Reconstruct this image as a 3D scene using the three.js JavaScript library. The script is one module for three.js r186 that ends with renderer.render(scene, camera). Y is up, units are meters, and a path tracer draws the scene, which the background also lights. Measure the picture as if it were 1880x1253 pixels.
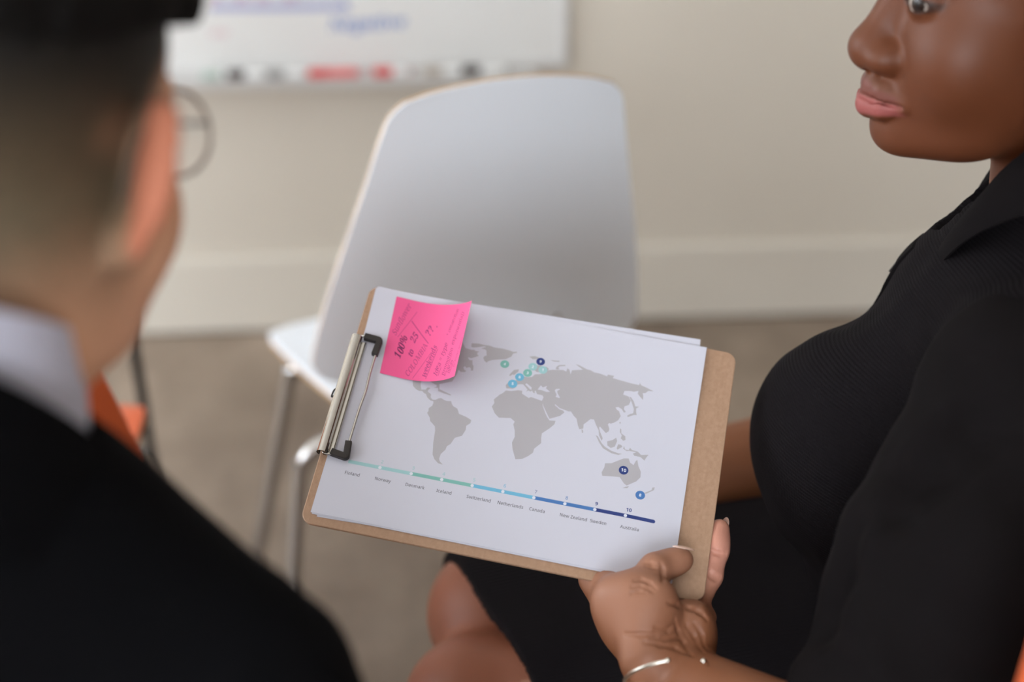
import * as THREE from 'three';
import { mergeGeometries } from 'three/addons/utils/BufferGeometryUtils.js';
import { RoundedBoxGeometry } from 'three/addons/geometries/RoundedBoxGeometry.js';
import { RectAreaLightUniformsLib } from 'three/addons/lights/RectAreaLightUniformsLib.js';

// ---------------------------------------------------------------- camera, sky, light, exposure
RectAreaLightUniformsLib.init();
const scene = new THREE.Scene();
const EYE = 1.40, PITCH = 27.5 * Math.PI / 180, FOCAL = 2611, CX = 940, CY = 626.5;
const camera = new THREE.PerspectiveCamera(2 * Math.atan(1253 / 2 / FOCAL) * 180 / Math.PI, 1880 / 1253, 0.05, 60);
camera.position.set(0, EYE, 0);
camera.rotation.set(-PITCH, 0, 0);
camera.focus = 1.125;
camera.userData.fStop = 2.0;
scene.background = new THREE.Color(0.86, 0.93, 1.0);        // overcast sky seen and shining through the windows
scene.backgroundIntensity = 3.2;
// daylight entering by each window: [centre, width, height, direction] in room axes, placed in its opening
const ROOM = 3.85 * Math.PI / 180;                          // the room is turned a little to the camera
const roomToWorld = (p) => p.clone().applyAxisAngle(new THREE.Vector3(0, 1, 0), ROOM);
for (const [c, w, h, d, k] of [[[-3.36, 1.75, -1.65], 1.4, 1.9, [1, 0, 0], 4.0], [[-3.36, 1.75, 0.4], 1.3, 1.9, [1, 0, 0], 4.0], [[-1.05, 1.75, 3.66], 2.8, 1.9, [0, 0, -1], 5.6]]) {
  const l = new THREE.RectAreaLight(new THREE.Color(0.86, 0.93, 1.0), k, w, h), p = new THREE.Vector3(...c);
  l.name = 'window_daylight'; l.position.copy(roomToWorld(p)); l.lookAt(roomToWorld(p.add(new THREE.Vector3(...d)))); scene.add(l);
}
const renderer = new THREE.WebGLRenderer({ antialias: true });
renderer.toneMapping = THREE.LinearToneMapping;
renderer.toneMappingExposure = 1.40;
renderer.shadowMap.enabled = true;

// ---------------------------------------------------------------- small helpers
const V = (x, y, z) => new THREE.Vector3(x, y, z);
let seed = 7;
const rnd = () => { seed = (seed * 1664525 + 1013904223) >>> 0; return seed / 4294967296; };
const FWD = V(0, -Math.sin(PITCH), -Math.cos(PITCH)), UPV = V(0, Math.cos(PITCH), -Math.sin(PITCH));
// a point in the room that is `depth` metres deep along the view axis
const at = (px, py, depth) => V(0, EYE, 0).addScaledVector(FWD, depth).addScaledVector(UPV, (CY - py) / FOCAL * depth).add(V((px - CX) / FOCAL * depth, 0, 0));
const smooth = (a, b, x) => { const t = Math.min(1, Math.max(0, (x - a) / (b - a))); return t * t * (3 - 2 * t); };
const lerp = (a, b, t) => a + (b - a) * t;
const lin = (r, g, b) => new THREE.Color().setRGB(r / 255, g / 255, b / 255, THREE.SRGBColorSpace);
function std(color, roughness = 0.6, more = {}) { return new THREE.MeshStandardMaterial({ color, roughness, ...more }); }
const counts = {};
function numbered(name) { const n = counts[name] = (counts[name] ?? -1) + 1; return n ? name + '_' + String(n).padStart(3, '0') : name; }
function thing(name, label, category, pos = V(0, 0, 0), group) {
  const g = new THREE.Group(); g.name = numbered(name); g.position.copy(pos); g.userData = { label, category };
  if (group) g.userData.group = group;
  scene.add(g); return g;
}
function part(name, geometry, material, parent, label) {   // geometry in the parent's own axes
  const m = new THREE.Mesh(geometry, material); m.name = name; m.castShadow = m.receiveShadow = true;
  if (label) m.userData.label = label;
  parent.add(m); return m;
}
function worldPart(name, geometry, material, parent, label) { // geometry in room axes, parent an unturned group
  geometry.translate(-parent.position.x, -parent.position.y, -parent.position.z);
  return part(name, geometry, material, parent, label);
}
function structure(name, geometry, material, parent) {
  const m = new THREE.Mesh(geometry, material); m.name = name; m.castShadow = m.receiveShadow = true;
  if (parent) parent.add(m); else { m.rotation.y = ROOM; m.userData.kind = 'structure'; scene.add(m); }
  return m;
}
const box = (x0, x1, y0, y1, z0, z1) => new THREE.BoxGeometry(x1 - x0, y1 - y0, z1 - z0).translate((x0 + x1) / 2, (y0 + y1) / 2, (z0 + z1) / 2);
const rbox = (w, h, d, r, s = 3) => new RoundedBoxGeometry(w, h, d, s, r);
function tube(points, r, seg = 64, sides = 12, closed = false, tension = 0.5) {
  const c = new THREE.CatmullRomCurve3(points, closed, 'catmullrom', tension);
  const g = new THREE.TubeGeometry(c, seg, r, sides, closed);
  if (closed) return g;
  const a = new THREE.SphereGeometry(r, sides, 6).translate(...points[0].toArray()), b = new THREE.SphereGeometry(r, sides, 6).translate(...points.at(-1).toArray());
  return mergeGeometries([g, a, b]);
}
function rounded(pts, r, n = 6) {                           // polyline with rounded corners
  const out = [pts[0].clone()];
  for (let i = 1; i < pts.length - 1; i++) {
    const a = pts[i].clone().add(pts[i - 1].clone().sub(pts[i]).setLength(Math.min(r, pts[i].distanceTo(pts[i - 1]) * 0.49)));
    const b = pts[i].clone().add(pts[i + 1].clone().sub(pts[i]).setLength(Math.min(r, pts[i].distanceTo(pts[i + 1]) * 0.49)));
    for (let k = 0; k <= n; k++) { const t = k / n; out.push(a.clone().multiplyScalar((1 - t) * (1 - t)).addScaledVector(pts[i], 2 * t * (1 - t)).addScaledVector(b, t * t)); }
  }
  out.push(pts.at(-1).clone()); return out;
}
// a thin sheet with thickness: f(s, t) gives the upper face, n(s, t) its offset direction
function sheet(nu, nv, f, thick, off, uvOf) {
  const pos = [], uv = [], idx = [], W = nu + 1;
  for (let side = 0; side < 2; side++) for (let j = 0; j <= nv; j++) for (let i = 0; i <= nu; i++) {
    const s = i / nu, t = j / nv, p = f(s, t);
    if (side) p.addScaledVector(typeof off === 'function' ? off(s, t) : off, -thick);
    pos.push(p.x, p.y, p.z); const q = uvOf ? uvOf(s, t, side) : [s, t]; uv.push(...q);
  }
  const N = W * (nv + 1);
  for (let j = 0; j < nv; j++) for (let i = 0; i < nu; i++) {
    const a = j * W + i, b = a + 1, c = a + W, d = c + 1;
    idx.push(a, b, d, a, d, c, N + a, N + d, N + b, N + a, N + c, N + d);
  }
  const g = new THREE.BufferGeometry();
  const P = pos.slice(), T = uv.slice(), I = idx.slice();
  const edge = (a, b) => { const k = P.length / 3; for (const q of [a, b, N + a, N + b]) { P.push(pos[q * 3], pos[q * 3 + 1], pos[q * 3 + 2]); T.push(uv[q * 2], uv[q * 2 + 1]); } I.push(k, k + 2, k + 1, k + 1, k + 2, k + 3); };
  for (let i = 0; i < nu; i++) { edge(i, i + 1); edge(nv * W + i + 1, nv * W + i); }
  for (let j = 0; j < nv; j++) { edge((j + 1) * W, j * W); edge(j * W + nu, (j + 1) * W + nu); }
  g.setAttribute('position', new THREE.Float32BufferAttribute(P, 3)); g.setAttribute('uv', new THREE.Float32BufferAttribute(T, 2)); g.setIndex(I);
  g.computeVertexNormals(); return g;
}
// value noise, for textures and for cloth
const HASH = new Float32Array(4096); for (let i = 0; i < 4096; i++) HASH[i] = rnd();
const hash3 = (x, y, z) => HASH[((x * 73856093) ^ (y * 19349663) ^ (z * 83492791)) & 4095];
function noise3(x, y, z) {
  const xi = Math.floor(x), yi = Math.floor(y), zi = Math.floor(z), f = (t) => t * t * (3 - 2 * t), u = f(x - xi), v = f(y - yi), w = f(z - zi);
  const e = (a, b, c) => hash3(xi + a, yi + b, zi + c);
  return lerp(lerp(lerp(e(0, 0, 0), e(1, 0, 0), u), lerp(e(0, 1, 0), e(1, 1, 0), u), v), lerp(lerp(e(0, 0, 1), e(1, 0, 1), u), lerp(e(0, 1, 1), e(1, 1, 1), u), v), w) * 2 - 1;
}
function dataTexture(n, f, srgb = false) {                  // f(u, v) -> [r, g, b] in 0..1, made to tile by the caller
  const d = new Uint8Array(n * n * 4);
  for (let j = 0; j < n; j++) for (let i = 0; i < n; i++) { const c = f(i / n, j / n); for (let k = 0; k < 3; k++) d[(j * n + i) * 4 + k] = Math.max(0, Math.min(255, Math.round(c[k] * 255))); d[(j * n + i) * 4 + 3] = 255; }
  const t = new THREE.DataTexture(d, n, n); t.magFilter = THREE.LinearFilter; t.wrapS = t.wrapT = THREE.RepeatWrapping; t.needsUpdate = true;
  if (srgb) t.colorSpace = THREE.SRGBColorSpace;
  return t;
}
// noise that tiles over the unit square
const tileNoise = (u, v, f, z = 0) => { const a = 2 * Math.PI; return noise3(Math.cos(a * u) * f / 6.28 + 40, Math.sin(a * u) * f / 6.28 + 40 + z, Math.cos(a * v) * f / 6.28 + 40) * 0.5 + noise3(Math.sin(a * v) * f / 6.28 + 90, Math.cos(a * u) * f / 6.28 + 60, Math.sin(a * u) * f / 6.28 + 60 + z) * 0.5; };

// ---------------------------------------------------------------- implicit modelling of bodies and clothes
const smin = (a, b, k) => { if (k <= 0) return Math.min(a, b); const h = Math.max(k - Math.abs(a - b), 0) / k; return Math.min(a, b) - h * h * k / 4; };
class Field {
  constructor(k = 0.01) { this.k = k; this.prims = []; }
  add(f, c, R, k, sub) { this.prims.push({ f, x: c.x, y: c.y, z: c.z, R, k: k ?? this.k, sub: !!sub }); return this; }
  cone(a, b, ra, rb, k, sub) {                              // tapered capsule
    const bx = b.x - a.x, by = b.y - a.y, bz = b.z - a.z, L = bx * bx + by * by + bz * bz || 1e-9, ax = a.x, ay = a.y, az = a.z;
    return this.add((x, y, z) => {
      const px = x - ax, py = y - ay, pz = z - az, t = Math.min(1, Math.max(0, (px * bx + py * by + pz * bz) / L)), dx = px - bx * t, dy = py - by * t, dz = pz - bz * t;
      return Math.sqrt(dx * dx + dy * dy + dz * dz) - (ra + (rb - ra) * t);
    }, a.clone().lerp(b, 0.5), Math.sqrt(L) / 2 + Math.max(ra, rb), k, sub);
  }
  chain(pts, rs, k, sub) { for (let i = 0; i + 1 < pts.length; i++) this.cone(pts[i], pts[i + 1], rs[i], rs[i + 1], k, sub); return this; }
  ell(c, r, k, rot, sub) {                                  // ellipsoid; rot: Euler in radians or a Matrix4
    const m = rot ? (rot.isMatrix4 ? rot.clone() : new THREE.Matrix4().makeRotationFromEuler(new THREE.Euler(...rot))) : null, e = m ? m.elements : null;
    const rx = r[0], ry = r[1], rz = r[2], mn = Math.min(rx, ry, rz);
    return this.add((x, y, z) => {
      let px = x - c.x, py = y - c.y, pz = z - c.z;
      if (e) { const qx = px * e[0] + py * e[1] + pz * e[2], qy = px * e[4] + py * e[5] + pz * e[6], qz = px * e[8] + py * e[9] + pz * e[10]; px = qx; py = qy; pz = qz; }
      px /= rx; py /= ry; pz /= rz; const k0 = Math.sqrt(px * px + py * py + pz * pz); if (k0 < 1e-4) return -mn;
      px /= rx; py /= ry; pz /= rz; return k0 * (k0 - 1) / Math.sqrt(px * px + py * py + pz * pz);
    }, c, Math.max(rx, ry, rz), k, sub);
  }
  sub(field, matrix, c, R, k) {                             // another field, placed by a rigid matrix
    const e = matrix.clone().invert().elements;
    return this.add((x, y, z) => field.d(x * e[0] + y * e[4] + z * e[8] + e[12], x * e[1] + y * e[5] + z * e[9] + e[13], x * e[2] + y * e[6] + z * e[10] + e[14]), c, R, k);
  }
  d(x, y, z) {
    let d = 0.6;
    for (const p of this.prims) {
      const dx = x - p.x, dy = y - p.y, dz = z - p.z, lb = Math.sqrt(dx * dx + dy * dy + dz * dz) - p.R;
      if (p.sub) { if (lb > p.k + Math.abs(d)) continue; d = -smin(-d, p.f(x, y, z), p.k); } else { if (lb > d + p.k) continue; d = smin(d, p.f(x, y, z), p.k); }
    }
    return d;
  }
}
// surface nets over a box; f(x, y, z) is negative inside. o: color(p, n) -> Color, uv(p, n) -> [u, v], skip(x, y, z)
function meshField(f, lo, hi, h, o = {}) {
  const nx = Math.ceil((hi.x - lo.x) / h) + 1, ny = Math.ceil((hi.y - lo.y) / h) + 1, nz = Math.ceil((hi.z - lo.z) / h) + 1, D = new Float32Array(nx * ny * nz).fill(1), B = 6;
  const ID = (i, j, k) => (k * ny + j) * nx + i;
  for (let K = 0; K < nz; K += B) for (let J = 0; J < ny; J += B) for (let I = 0; I < nx; I += B) {
    const c = f(lo.x + (I + B / 2) * h, lo.y + (J + B / 2) * h, lo.z + (K + B / 2) * h), far = Math.abs(c) > B * h * 0.87 * 1.5 + 0.012;
    for (let k = K; k < Math.min(nz, K + B); k++) for (let j = J; j < Math.min(ny, J + B); j++) for (let i = I; i < Math.min(nx, I + B); i++)
      D[ID(i, j, k)] = far ? c : f(lo.x + i * h, lo.y + j * h, lo.z + k * h);
  }
  const cell = new Int32Array(nx * ny * nz).fill(-1), P = [];
  for (let k = 0; k < nz - 1; k++) for (let j = 0; j < ny - 1; j++) for (let i = 0; i < nx - 1; i++) {
    let mask = 0, n = 0, sx = 0, sy = 0, sz = 0; const v = [];
    for (let c = 0; c < 8; c++) { const q = D[ID(i + (c & 1), j + (c >> 1 & 1), k + (c >> 2))]; v.push(q); if (q < 0) mask |= 1 << c; }
    if (mask === 0 || mask === 255) continue;
    if (o.skip && o.skip(lo.x + (i + 0.5) * h, lo.y + (j + 0.5) * h, lo.z + (k + 0.5) * h)) continue;
    for (let c = 0; c < 8; c++) for (let b = 1; b < 8; b <<= 1) if (!(c & b)) {
      const e = c | b; if ((v[c] < 0) === (v[e] < 0)) continue;
      const t = v[c] / (v[c] - v[e]); n++;
      sx += (c & 1) + (b === 1 ? t : 0); sy += (c >> 1 & 1) + (b === 2 ? t : 0); sz += (c >> 2) + (b === 4 ? t : 0);
    }
    cell[ID(i, j, k)] = P.length / 3; P.push(lo.x + (i + sx / n) * h, lo.y + (j + sy / n) * h, lo.z + (k + sz / n) * h);
  }
  const idx = [];
  const quad = (a, b, c, d, flip) => { if (a < 0 || b < 0 || c < 0 || d < 0) return; if (flip) idx.push(a, d, c, a, c, b); else idx.push(a, b, c, a, c, d); };
  for (let k = 1; k < nz - 1; k++) for (let j = 1; j < ny - 1; j++) for (let i = 1; i < nx - 1; i++) {
    const s = D[ID(i, j, k)] < 0;
    if (s !== D[ID(i + 1, j, k)] < 0) quad(cell[ID(i, j - 1, k - 1)], cell[ID(i, j, k - 1)], cell[ID(i, j, k)], cell[ID(i, j - 1, k)], !s);
    if (s !== D[ID(i, j + 1, k)] < 0) quad(cell[ID(i - 1, j, k - 1)], cell[ID(i - 1, j, k)], cell[ID(i, j, k)], cell[ID(i, j, k - 1)], !s);
    if (s !== D[ID(i, j, k + 1)] < 0) quad(cell[ID(i - 1, j - 1, k)], cell[ID(i, j - 1, k)], cell[ID(i, j, k)], cell[ID(i - 1, j, k)], !s);
  }
  const N = new Float32Array(P.length), C = o.color ? new Float32Array(P.length) : null, T = new Float32Array(P.length / 3 * 2), e = h * 0.5;
  for (let q = 0; q < P.length; q += 3) {
    let x = P[q], y = P[q + 1], z = P[q + 2], gx, gy, gz, L;
    for (let it = 0; it < 2; it++) {
      gx = f(x + e, y, z) - f(x - e, y, z); gy = f(x, y + e, z) - f(x, y - e, z); gz = f(x, y, z + e) - f(x, y, z - e); L = Math.hypot(gx, gy, gz) || 1e-9;
      if (it < 1) { const s = Math.max(-h, Math.min(h, f(x, y, z) * 2 * e / L)); x -= gx / L * s; y -= gy / L * s; z -= gz / L * s; }
    }
    P[q] = x; P[q + 1] = y; P[q + 2] = z; N[q] = gx / L; N[q + 1] = gy / L; N[q + 2] = gz / L;
    if (C) { const c = o.color(x, y, z, N[q], N[q + 1], N[q + 2]); C[q] = c.r; C[q + 1] = c.g; C[q + 2] = c.b; }
    const t = o.uv ? o.uv(x, y, z, N[q], N[q + 1], N[q + 2]) : [x + z * 0.7, y + z * 0.7]; T[q / 3 * 2] = t[0]; T[q / 3 * 2 + 1] = t[1];
  }
  const g = new THREE.BufferGeometry();
  g.setAttribute('position', new THREE.Float32BufferAttribute(P, 3)); g.setAttribute('normal', new THREE.BufferAttribute(N, 3)); g.setAttribute('uv', new THREE.BufferAttribute(T, 2));
  if (C) g.setAttribute('color', new THREE.BufferAttribute(C, 3));
  g.setIndex(idx); return g;
}
// a hand: wrist W, direction of the fingers, palm normal, side of the thumb; curl bends the fingers towards the palm normal
function simpleHand(F, W, dir, nrm, side, s = 1, curl = 0.25) {
  dir.normalize(); side.addScaledVector(dir, -side.dot(dir)).normalize(); nrm = V(0, 0, 0).crossVectors(dir, side).multiplyScalar(Math.sign(V(0, 0, 0).crossVectors(dir, side).dot(nrm)) || 1).normalize();
  const P = (a, b, c) => W.clone().addScaledVector(dir, a * s).addScaledVector(side, b * s).addScaledVector(nrm, c * s);
  const spread = [[0.031, 0.092, 0.068], [0.011, 0.096, 0.078], [-0.010, 0.092, 0.071], [-0.029, 0.083, 0.056]];
  for (const [y, l, f] of spread) {
    F.cone(P(0.005, y * 0.5, 0), P(l, y, 0), 0.014 * s, 0.0105 * s, 0.012);
    let a = l, c = 0, ang = curl * 0.6; const pts = [P(l, y, 0)];
    for (const q of [0.45, 0.3, 0.25]) { a += Math.cos(ang) * f * q; c += Math.sin(ang) * f * q; ang += curl; pts.push(P(a, y * 1.12, c)); }
    F.chain(pts, [0.0098 * s, 0.0088 * s, 0.0081 * s, 0.0072 * s], 0.004);
  }
  F.ell(P(0.03, -0.022, 0.004), [0.018 * s, 0.03 * s, 0.016 * s], 0.012);
  F.chain([P(0.012, 0.02, 0.006), P(0.05, 0.05, 0.016), P(0.08, 0.058, 0.022), P(0.104, 0.06, 0.026)], [0.015 * s, 0.0125 * s, 0.0105 * s, 0.0085 * s], 0.008);
}

// ---------------------------------------------------------------- shared materials
const fineGrain = dataTexture(256, (u, v) => { const n = 0.5 + 0.28 * tileNoise(u, v, 90) + 0.22 * (rnd() - 0.5); return [n, n, n]; });
const M = {};
M.wall = std(lin(208, 200, 188), 0.85);
M.base = std(lin(210, 203, 192), 0.8);
M.ceiling = std(lin(235, 232, 226), 0.9);
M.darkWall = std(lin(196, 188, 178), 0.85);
M.gap = std(lin(70, 62, 54), 0.9);
{
  const t = dataTexture(512, (u, v) => {
    const n = 0.11 * tileNoise(u, v, 9) + 0.07 * tileNoise(u, v, 30, 5) + 0.03 * tileNoise(u, v, 120, 9) + 0.03 * (rnd() - 0.5);
    return [0.555 + n, 0.492 + n * 0.96, 0.436 + n * 0.9];
  }, true);
  t.repeat.set(0.42, 0.42);
  M.floor = new THREE.MeshStandardMaterial({ map: t, roughness: 0.62, bumpMap: fineGrain, bumpScale: 0.0004 });
}
M.chrome = new THREE.MeshStandardMaterial({ color: lin(205, 203, 202), metalness: 1, roughness: 0.18 });
M.steel = new THREE.MeshStandardMaterial({ color: lin(200, 196, 190), metalness: 1, roughness: 0.14 });
M.blackMetal = std(lin(22, 20, 20), 0.45);
M.rubber = std(lin(38, 32, 30), 0.5);
M.ply = (() => {
  const t = dataTexture(128, (u, v) => { const s = Math.sin(v * Math.PI * 2 * 5) * 0.06 + 0.05 * tileNoise(u, v, 40); return [0.78 + s, 0.64 + s, 0.48 + s]; }, true);
  return new THREE.MeshStandardMaterial({ map: t, roughness: 0.55 });
})();
M.whiteLaminate = std(lin(238, 243, 251), 0.5);
M.orangeLaminate = std(lin(212, 98, 52), 0.5);

// ---------------------------------------------------------------- the room
const RX0 = -3.3, RX1 = 3.0, RZ0 = -2.772, RZ1 = 3.6, RH = 3.1;
{
  const floor = new THREE.PlaneGeometry(1, 1); floor.dispose();
  const g = box(RX0 - 0.2, RX1 + 0.2, -0.12, 0, RZ0 - 0.2, RZ1 + 0.2), p = g.attributes.position, uv = g.attributes.uv;
  for (let i = 0; i < p.count; i++) uv.setXY(i, p.getX(i), p.getZ(i));
  structure('floor', g, M.floor);
  structure('ceiling', box(RX0 - 0.2, RX1 + 0.2, RH, RH + 0.15, RZ0 - 0.2, RZ1 + 0.2), M.ceiling);
  structure('wall_back', box(RX0 - 0.2, RX1 + 0.2, 0, RH, RZ0 - 0.2, RZ0), M.wall);
  structure('wall_right', box(RX1, RX1 + 0.2, 0, RH, RZ0, RZ1), M.darkWall);
  const wins = [[-2.4, -0.9], [-0.3, 1.1]], y0 = 0.75, y1 = 2.75, parts = [box(RX0 - 0.2, RX0, 0, y0, RZ0, RZ1), box(RX0 - 0.2, RX0, y1, RH, RZ0, RZ1)];
  let z = RZ0; for (const [a, b] of wins) { parts.push(box(RX0 - 0.2, RX0, y0, y1, z, a)); z = b; } parts.push(box(RX0 - 0.2, RX0, y0, y1, z, RZ1));
  structure('wall_left', mergeGeometries(parts), M.wall);
  const fx0 = -2.5, fx1 = 0.4;
  structure('wall_front', mergeGeometries([box(RX0 - 0.2, RX1 + 0.2, 0, y0, RZ1, RZ1 + 0.2), box(RX0 - 0.2, RX1 + 0.2, y1, RH, RZ1, RZ1 + 0.2), box(RX0 - 0.2, fx0, y0, y1, RZ1, RZ1 + 0.2), box(fx1, RX1 + 0.2, y0, y1, RZ1, RZ1 + 0.2)]), M.darkWall);
  const glass = new THREE.MeshPhysicalMaterial({ color: 0xffffff, roughness: 0.02, transmission: 1, thickness: 0, ior: 1.45 });
  wins.forEach(([a, b], i) => {
    const f = 0.05, x0 = RX0 - 0.14, x1 = RX0 - 0.07, m = (a + b) / 2;
    const w = structure('window_' + (i + 1), mergeGeometries([box(x0, x1, y0, y0 + f, a, b), box(x0, x1, y1 - f, y1, a, b), box(x0, x1, y0 + f, y1 - f, a, a + f), box(x0, x1, y0 + f, y1 - f, b - f, b), box(x0, x1, y0 + f, y1 - f, m - f / 2, m + f / 2)]), M.base);
    structure('window_pane', box(RX0 - 0.108, RX0 - 0.1, y0 + f, y1 - f, a + f, m - f / 2), glass, w);
    structure('window_pane', box(RX0 - 0.108, RX0 - 0.1, y0 + f, y1 - f, m + f / 2, b - f), glass, w);
    structure('window_sill', box(RX0 - 0.07, RX0 + 0.06, y0 - 0.03, y0, a - 0.04, b + 0.04), M.base, w);
  });
  {
    const f = 0.05, z0 = RZ1 + 0.07, z1 = RZ1 + 0.14, m = (fx0 + fx1) / 2;
    const w = structure('window_3', mergeGeometries([box(fx0, fx1, y0, y0 + f, z0, z1), box(fx0, fx1, y1 - f, y1, z0, z1), box(fx0, fx0 + f, y0 + f, y1 - f, z0, z1), box(fx1 - f, fx1, y0 + f, y1 - f, z0, z1), box(m - f / 2, m + f / 2, y0 + f, y1 - f, z0, z1)]), M.base);
    structure('window_pane', box(fx0 + f, m - f / 2, y0 + f, y1 - f, RZ1 + 0.1, RZ1 + 0.108), glass, w);
    structure('window_pane', box(m + f / 2, fx1 - f, y0 + f, y1 - f, RZ1 + 0.1, RZ1 + 0.108), glass, w);
    structure('window_sill', box(fx0 - 0.04, fx1 + 0.04, y0 - 0.03, y0, RZ1 - 0.06, RZ1 + 0.07), M.base, w);
  }
  // tall skirting with a bevelled upper edge, a shadow gap under it
  const s = new THREE.Shape([[0, 0.008], [0.016, 0.008], [0.016, 0.168], [0.012, 0.176], [0, 0.178]].map((q) => new THREE.Vector2(...q)));
  const e = new THREE.ExtrudeGeometry(s, { depth: RX1 - RX0, bevelEnabled: false }); e.rotateY(Math.PI / 2).scale(1, 1, -1);
  const b = new THREE.ExtrudeGeometry(s, { depth: RX1 - RX0, bevelEnabled: false }).applyMatrix4(new THREE.Matrix4().makeBasis(V(0, 0, 1), V(0, 1, 0), V(-1, 0, 0))).translate(RX1, 0, RZ0);
  structure('baseboard_back', b, M.base);
  structure('trim_1', box(RX0, RX1, 0, 0.008, RZ0, RZ0 + 0.012), M.gap);
}

// ---------------------------------------------------------------- whiteboard with its tray and pens
const WALLN = roomToWorld(V(0, 0, 1));
function atWall(px, py, off) {                              // room coordinates of a point `off` in front of the back wall
  const o = V(0, EYE, 0), d = at(px, py, 1).sub(o), p0 = roomToWorld(V(0, 0, RZ0 + off)), s = p0.sub(o).dot(WALLN) / d.dot(WALLN);
  return o.addScaledVector(d, s).applyAxisAngle(V(0, 1, 0), -ROOM);
}
{
  const br = atWall(1026, 108, 0.014), W = 1.9, Hh = 1.05, T = 0.02;
  const g = thing('whiteboard', 'large white dry-wipe board with blue handwriting low on the back wall', 'whiteboard', roomToWorld(V(br.x - W / 2, br.y, RZ0)));
  g.rotation.y = ROOM;
  const c = document.createElement('canvas'); c.width = 2048; c.height = 1132; const x = c.getContext('2d'), S = 2048 / W;
  x.fillStyle = '#d8d7d5'; x.fillRect(0, 0, 2048, 1132);
  const to = (px, py) => { const q = atWall(px, py, 0.014); return [(q.x - br.x + W) * S, 1132 - (q.y - br.y) * S]; };
  const write = (text, px, py, size, color, style = 'italic') => { const [a, b] = to(px, py); x.save(); x.translate(a, b); x.rotate(-0.03); x.fillStyle = color; x.font = `${style} ${size}px serif`; x.fillText(text, 0, 0); x.restore(); };
  write('Negative', 604, 57, 36, '#3a62b4', 'italic bold');
  const line = (pts, color, w) => { x.strokeStyle = color; x.lineWidth = w; x.beginPath(); pts.forEach((p, i) => x[i ? 'lineTo' : 'moveTo'](...to(...p))); x.stroke(); };
  line([[385, 13], [500, 13], [638, 11]], 'rgba(110,120,190,0.55)', 16); line([[628, 4], [640, 18]], 'rgba(90,110,180,0.6)', 12);
  for (const q of [380, 430, 470, 520]) write('on', q, 3, 22, '#b0506a');
  write('people   ideas   goals', 390, -60, 60, '#3a62b4'); write('next steps', 620, -140, 60, '#b0404a');
  line([[385, 62], [420, 60]], 'rgba(200,150,160,0.35)', 14);
  const map = new THREE.CanvasTexture(c); map.colorSpace = THREE.SRGBColorSpace;
  const panel = sheet(1, 1, (s, t) => V((s - 0.5) * W, t * Hh, 0.014), 0.012, V(0, 0, 1), (s, t, k) => k ? [0.99, 0.5] : [s, t]);
  part('panel', panel, new THREE.MeshPhysicalMaterial({ map, roughness: 0.25, clearcoat: 0.4, clearcoatRoughness: 0.2 }), g);
  const fm = std(lin(214, 213, 212), 0.4, { metalness: 0.25 }), fr = 0.018;
  for (const [a, b, cc, d] of [[-W / 2 - fr, -W / 2, -fr, Hh + fr], [W / 2, W / 2 + fr, -fr, Hh + fr], [-W / 2, W / 2, -fr, 0], [-W / 2, W / 2, Hh, Hh + fr]])
    part('frame', rbox(b - a, d - cc, 0.018, 0.004).translate((a + b) / 2, (cc + d) / 2, 0.0095), fm, g);
  const ts = new THREE.Shape([[0.035, -0.012], [0.035, -0.02], [0.1, -0.022], [0.103, -0.006], [0.098, -0.006], [0.096, -0.015], [0.04, -0.012]].map((q) => new THREE.Vector2(...q)));
  part('tray', new THREE.ExtrudeGeometry(ts, { depth: W - 0.1, bevelEnabled: false }).applyMatrix4(new THREE.Matrix4().makeBasis(V(0, 0, 1), V(0, 1, 0), V(-1, 0, 0))).translate(W / 2 - 0.05, 0, 0), fm, g);
  // pens: cap end, barrel
  const barrel = std(lin(225, 224, 222), 0.45);
  const trayTop = br.y - 0.0135;
  function pen(label, px, color, len, capFirst, bodyColor, dz = 0) {
    const p = atWall(px, 136, 0.068 + dz), r = 0.0092;
    const o = thing('marker_pen', label, 'marker', roomToWorld(V(p.x, trayTop + r + 0.0003, RZ0 + 0.068 + dz)), 'markers on the whiteboard tray');
    o.rotation.y = ROOM;
    const d = capFirst ? 1 : -1, lathe = (pts) => new THREE.LatheGeometry(pts.map((q) => new THREE.Vector2(...q)), 20).rotateZ(-Math.PI / 2 * d);
    const cap = 0.038;
    part('cap', lathe([[0, -cap / 2], [r * 0.8, -cap / 2], [r, -cap / 2 + 0.003], [r, cap / 2], [0, cap / 2]]), std(color, 0.45), o);
    part('barrel', lathe([[0, cap / 2], [r * 0.95, cap / 2], [r * 0.95, cap / 2 + len - 0.006], [r * 0.6, cap / 2 + len], [0, cap / 2 + len]]), bodyColor ?? barrel, o);
    part('plug', lathe([[0, cap / 2 + len], [r * 0.55, cap / 2 + len], [r * 0.5, cap / 2 + len + 0.004], [0, cap / 2 + len + 0.005]]), std(color, 0.45), o);
  }
  pen('whiteboard marker with a pale green cap at the left end of the tray', 388, lin(176, 190, 180), 0.05, true);
  pen('whiteboard marker with a dark brown cap, left of the grey-capped one', 432, lin(58, 44, 40), 0.04, true);
  pen('whiteboard marker with a grey cap between the brown-capped and the red pens', 506, lin(150, 148, 146), 0.04, true);
  const red = lin(214, 52, 50);
  pen('all-red whiteboard marker, the longest red piece on the tray', 585, red, 0.058, true, std(lin(222, 110, 108), 0.45));
  pen('whiteboard marker with a bright red cap, right of the all-red one', 704, red, 0.03, true);
  pen('whiteboard marker with a beige cap just left of the white chair back', 795, lin(182, 170, 158), 0.04, true);
  pen('whiteboard marker with a black cap above the white chair back', 865, lin(52, 40, 36), 0.05, true);
}

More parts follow.
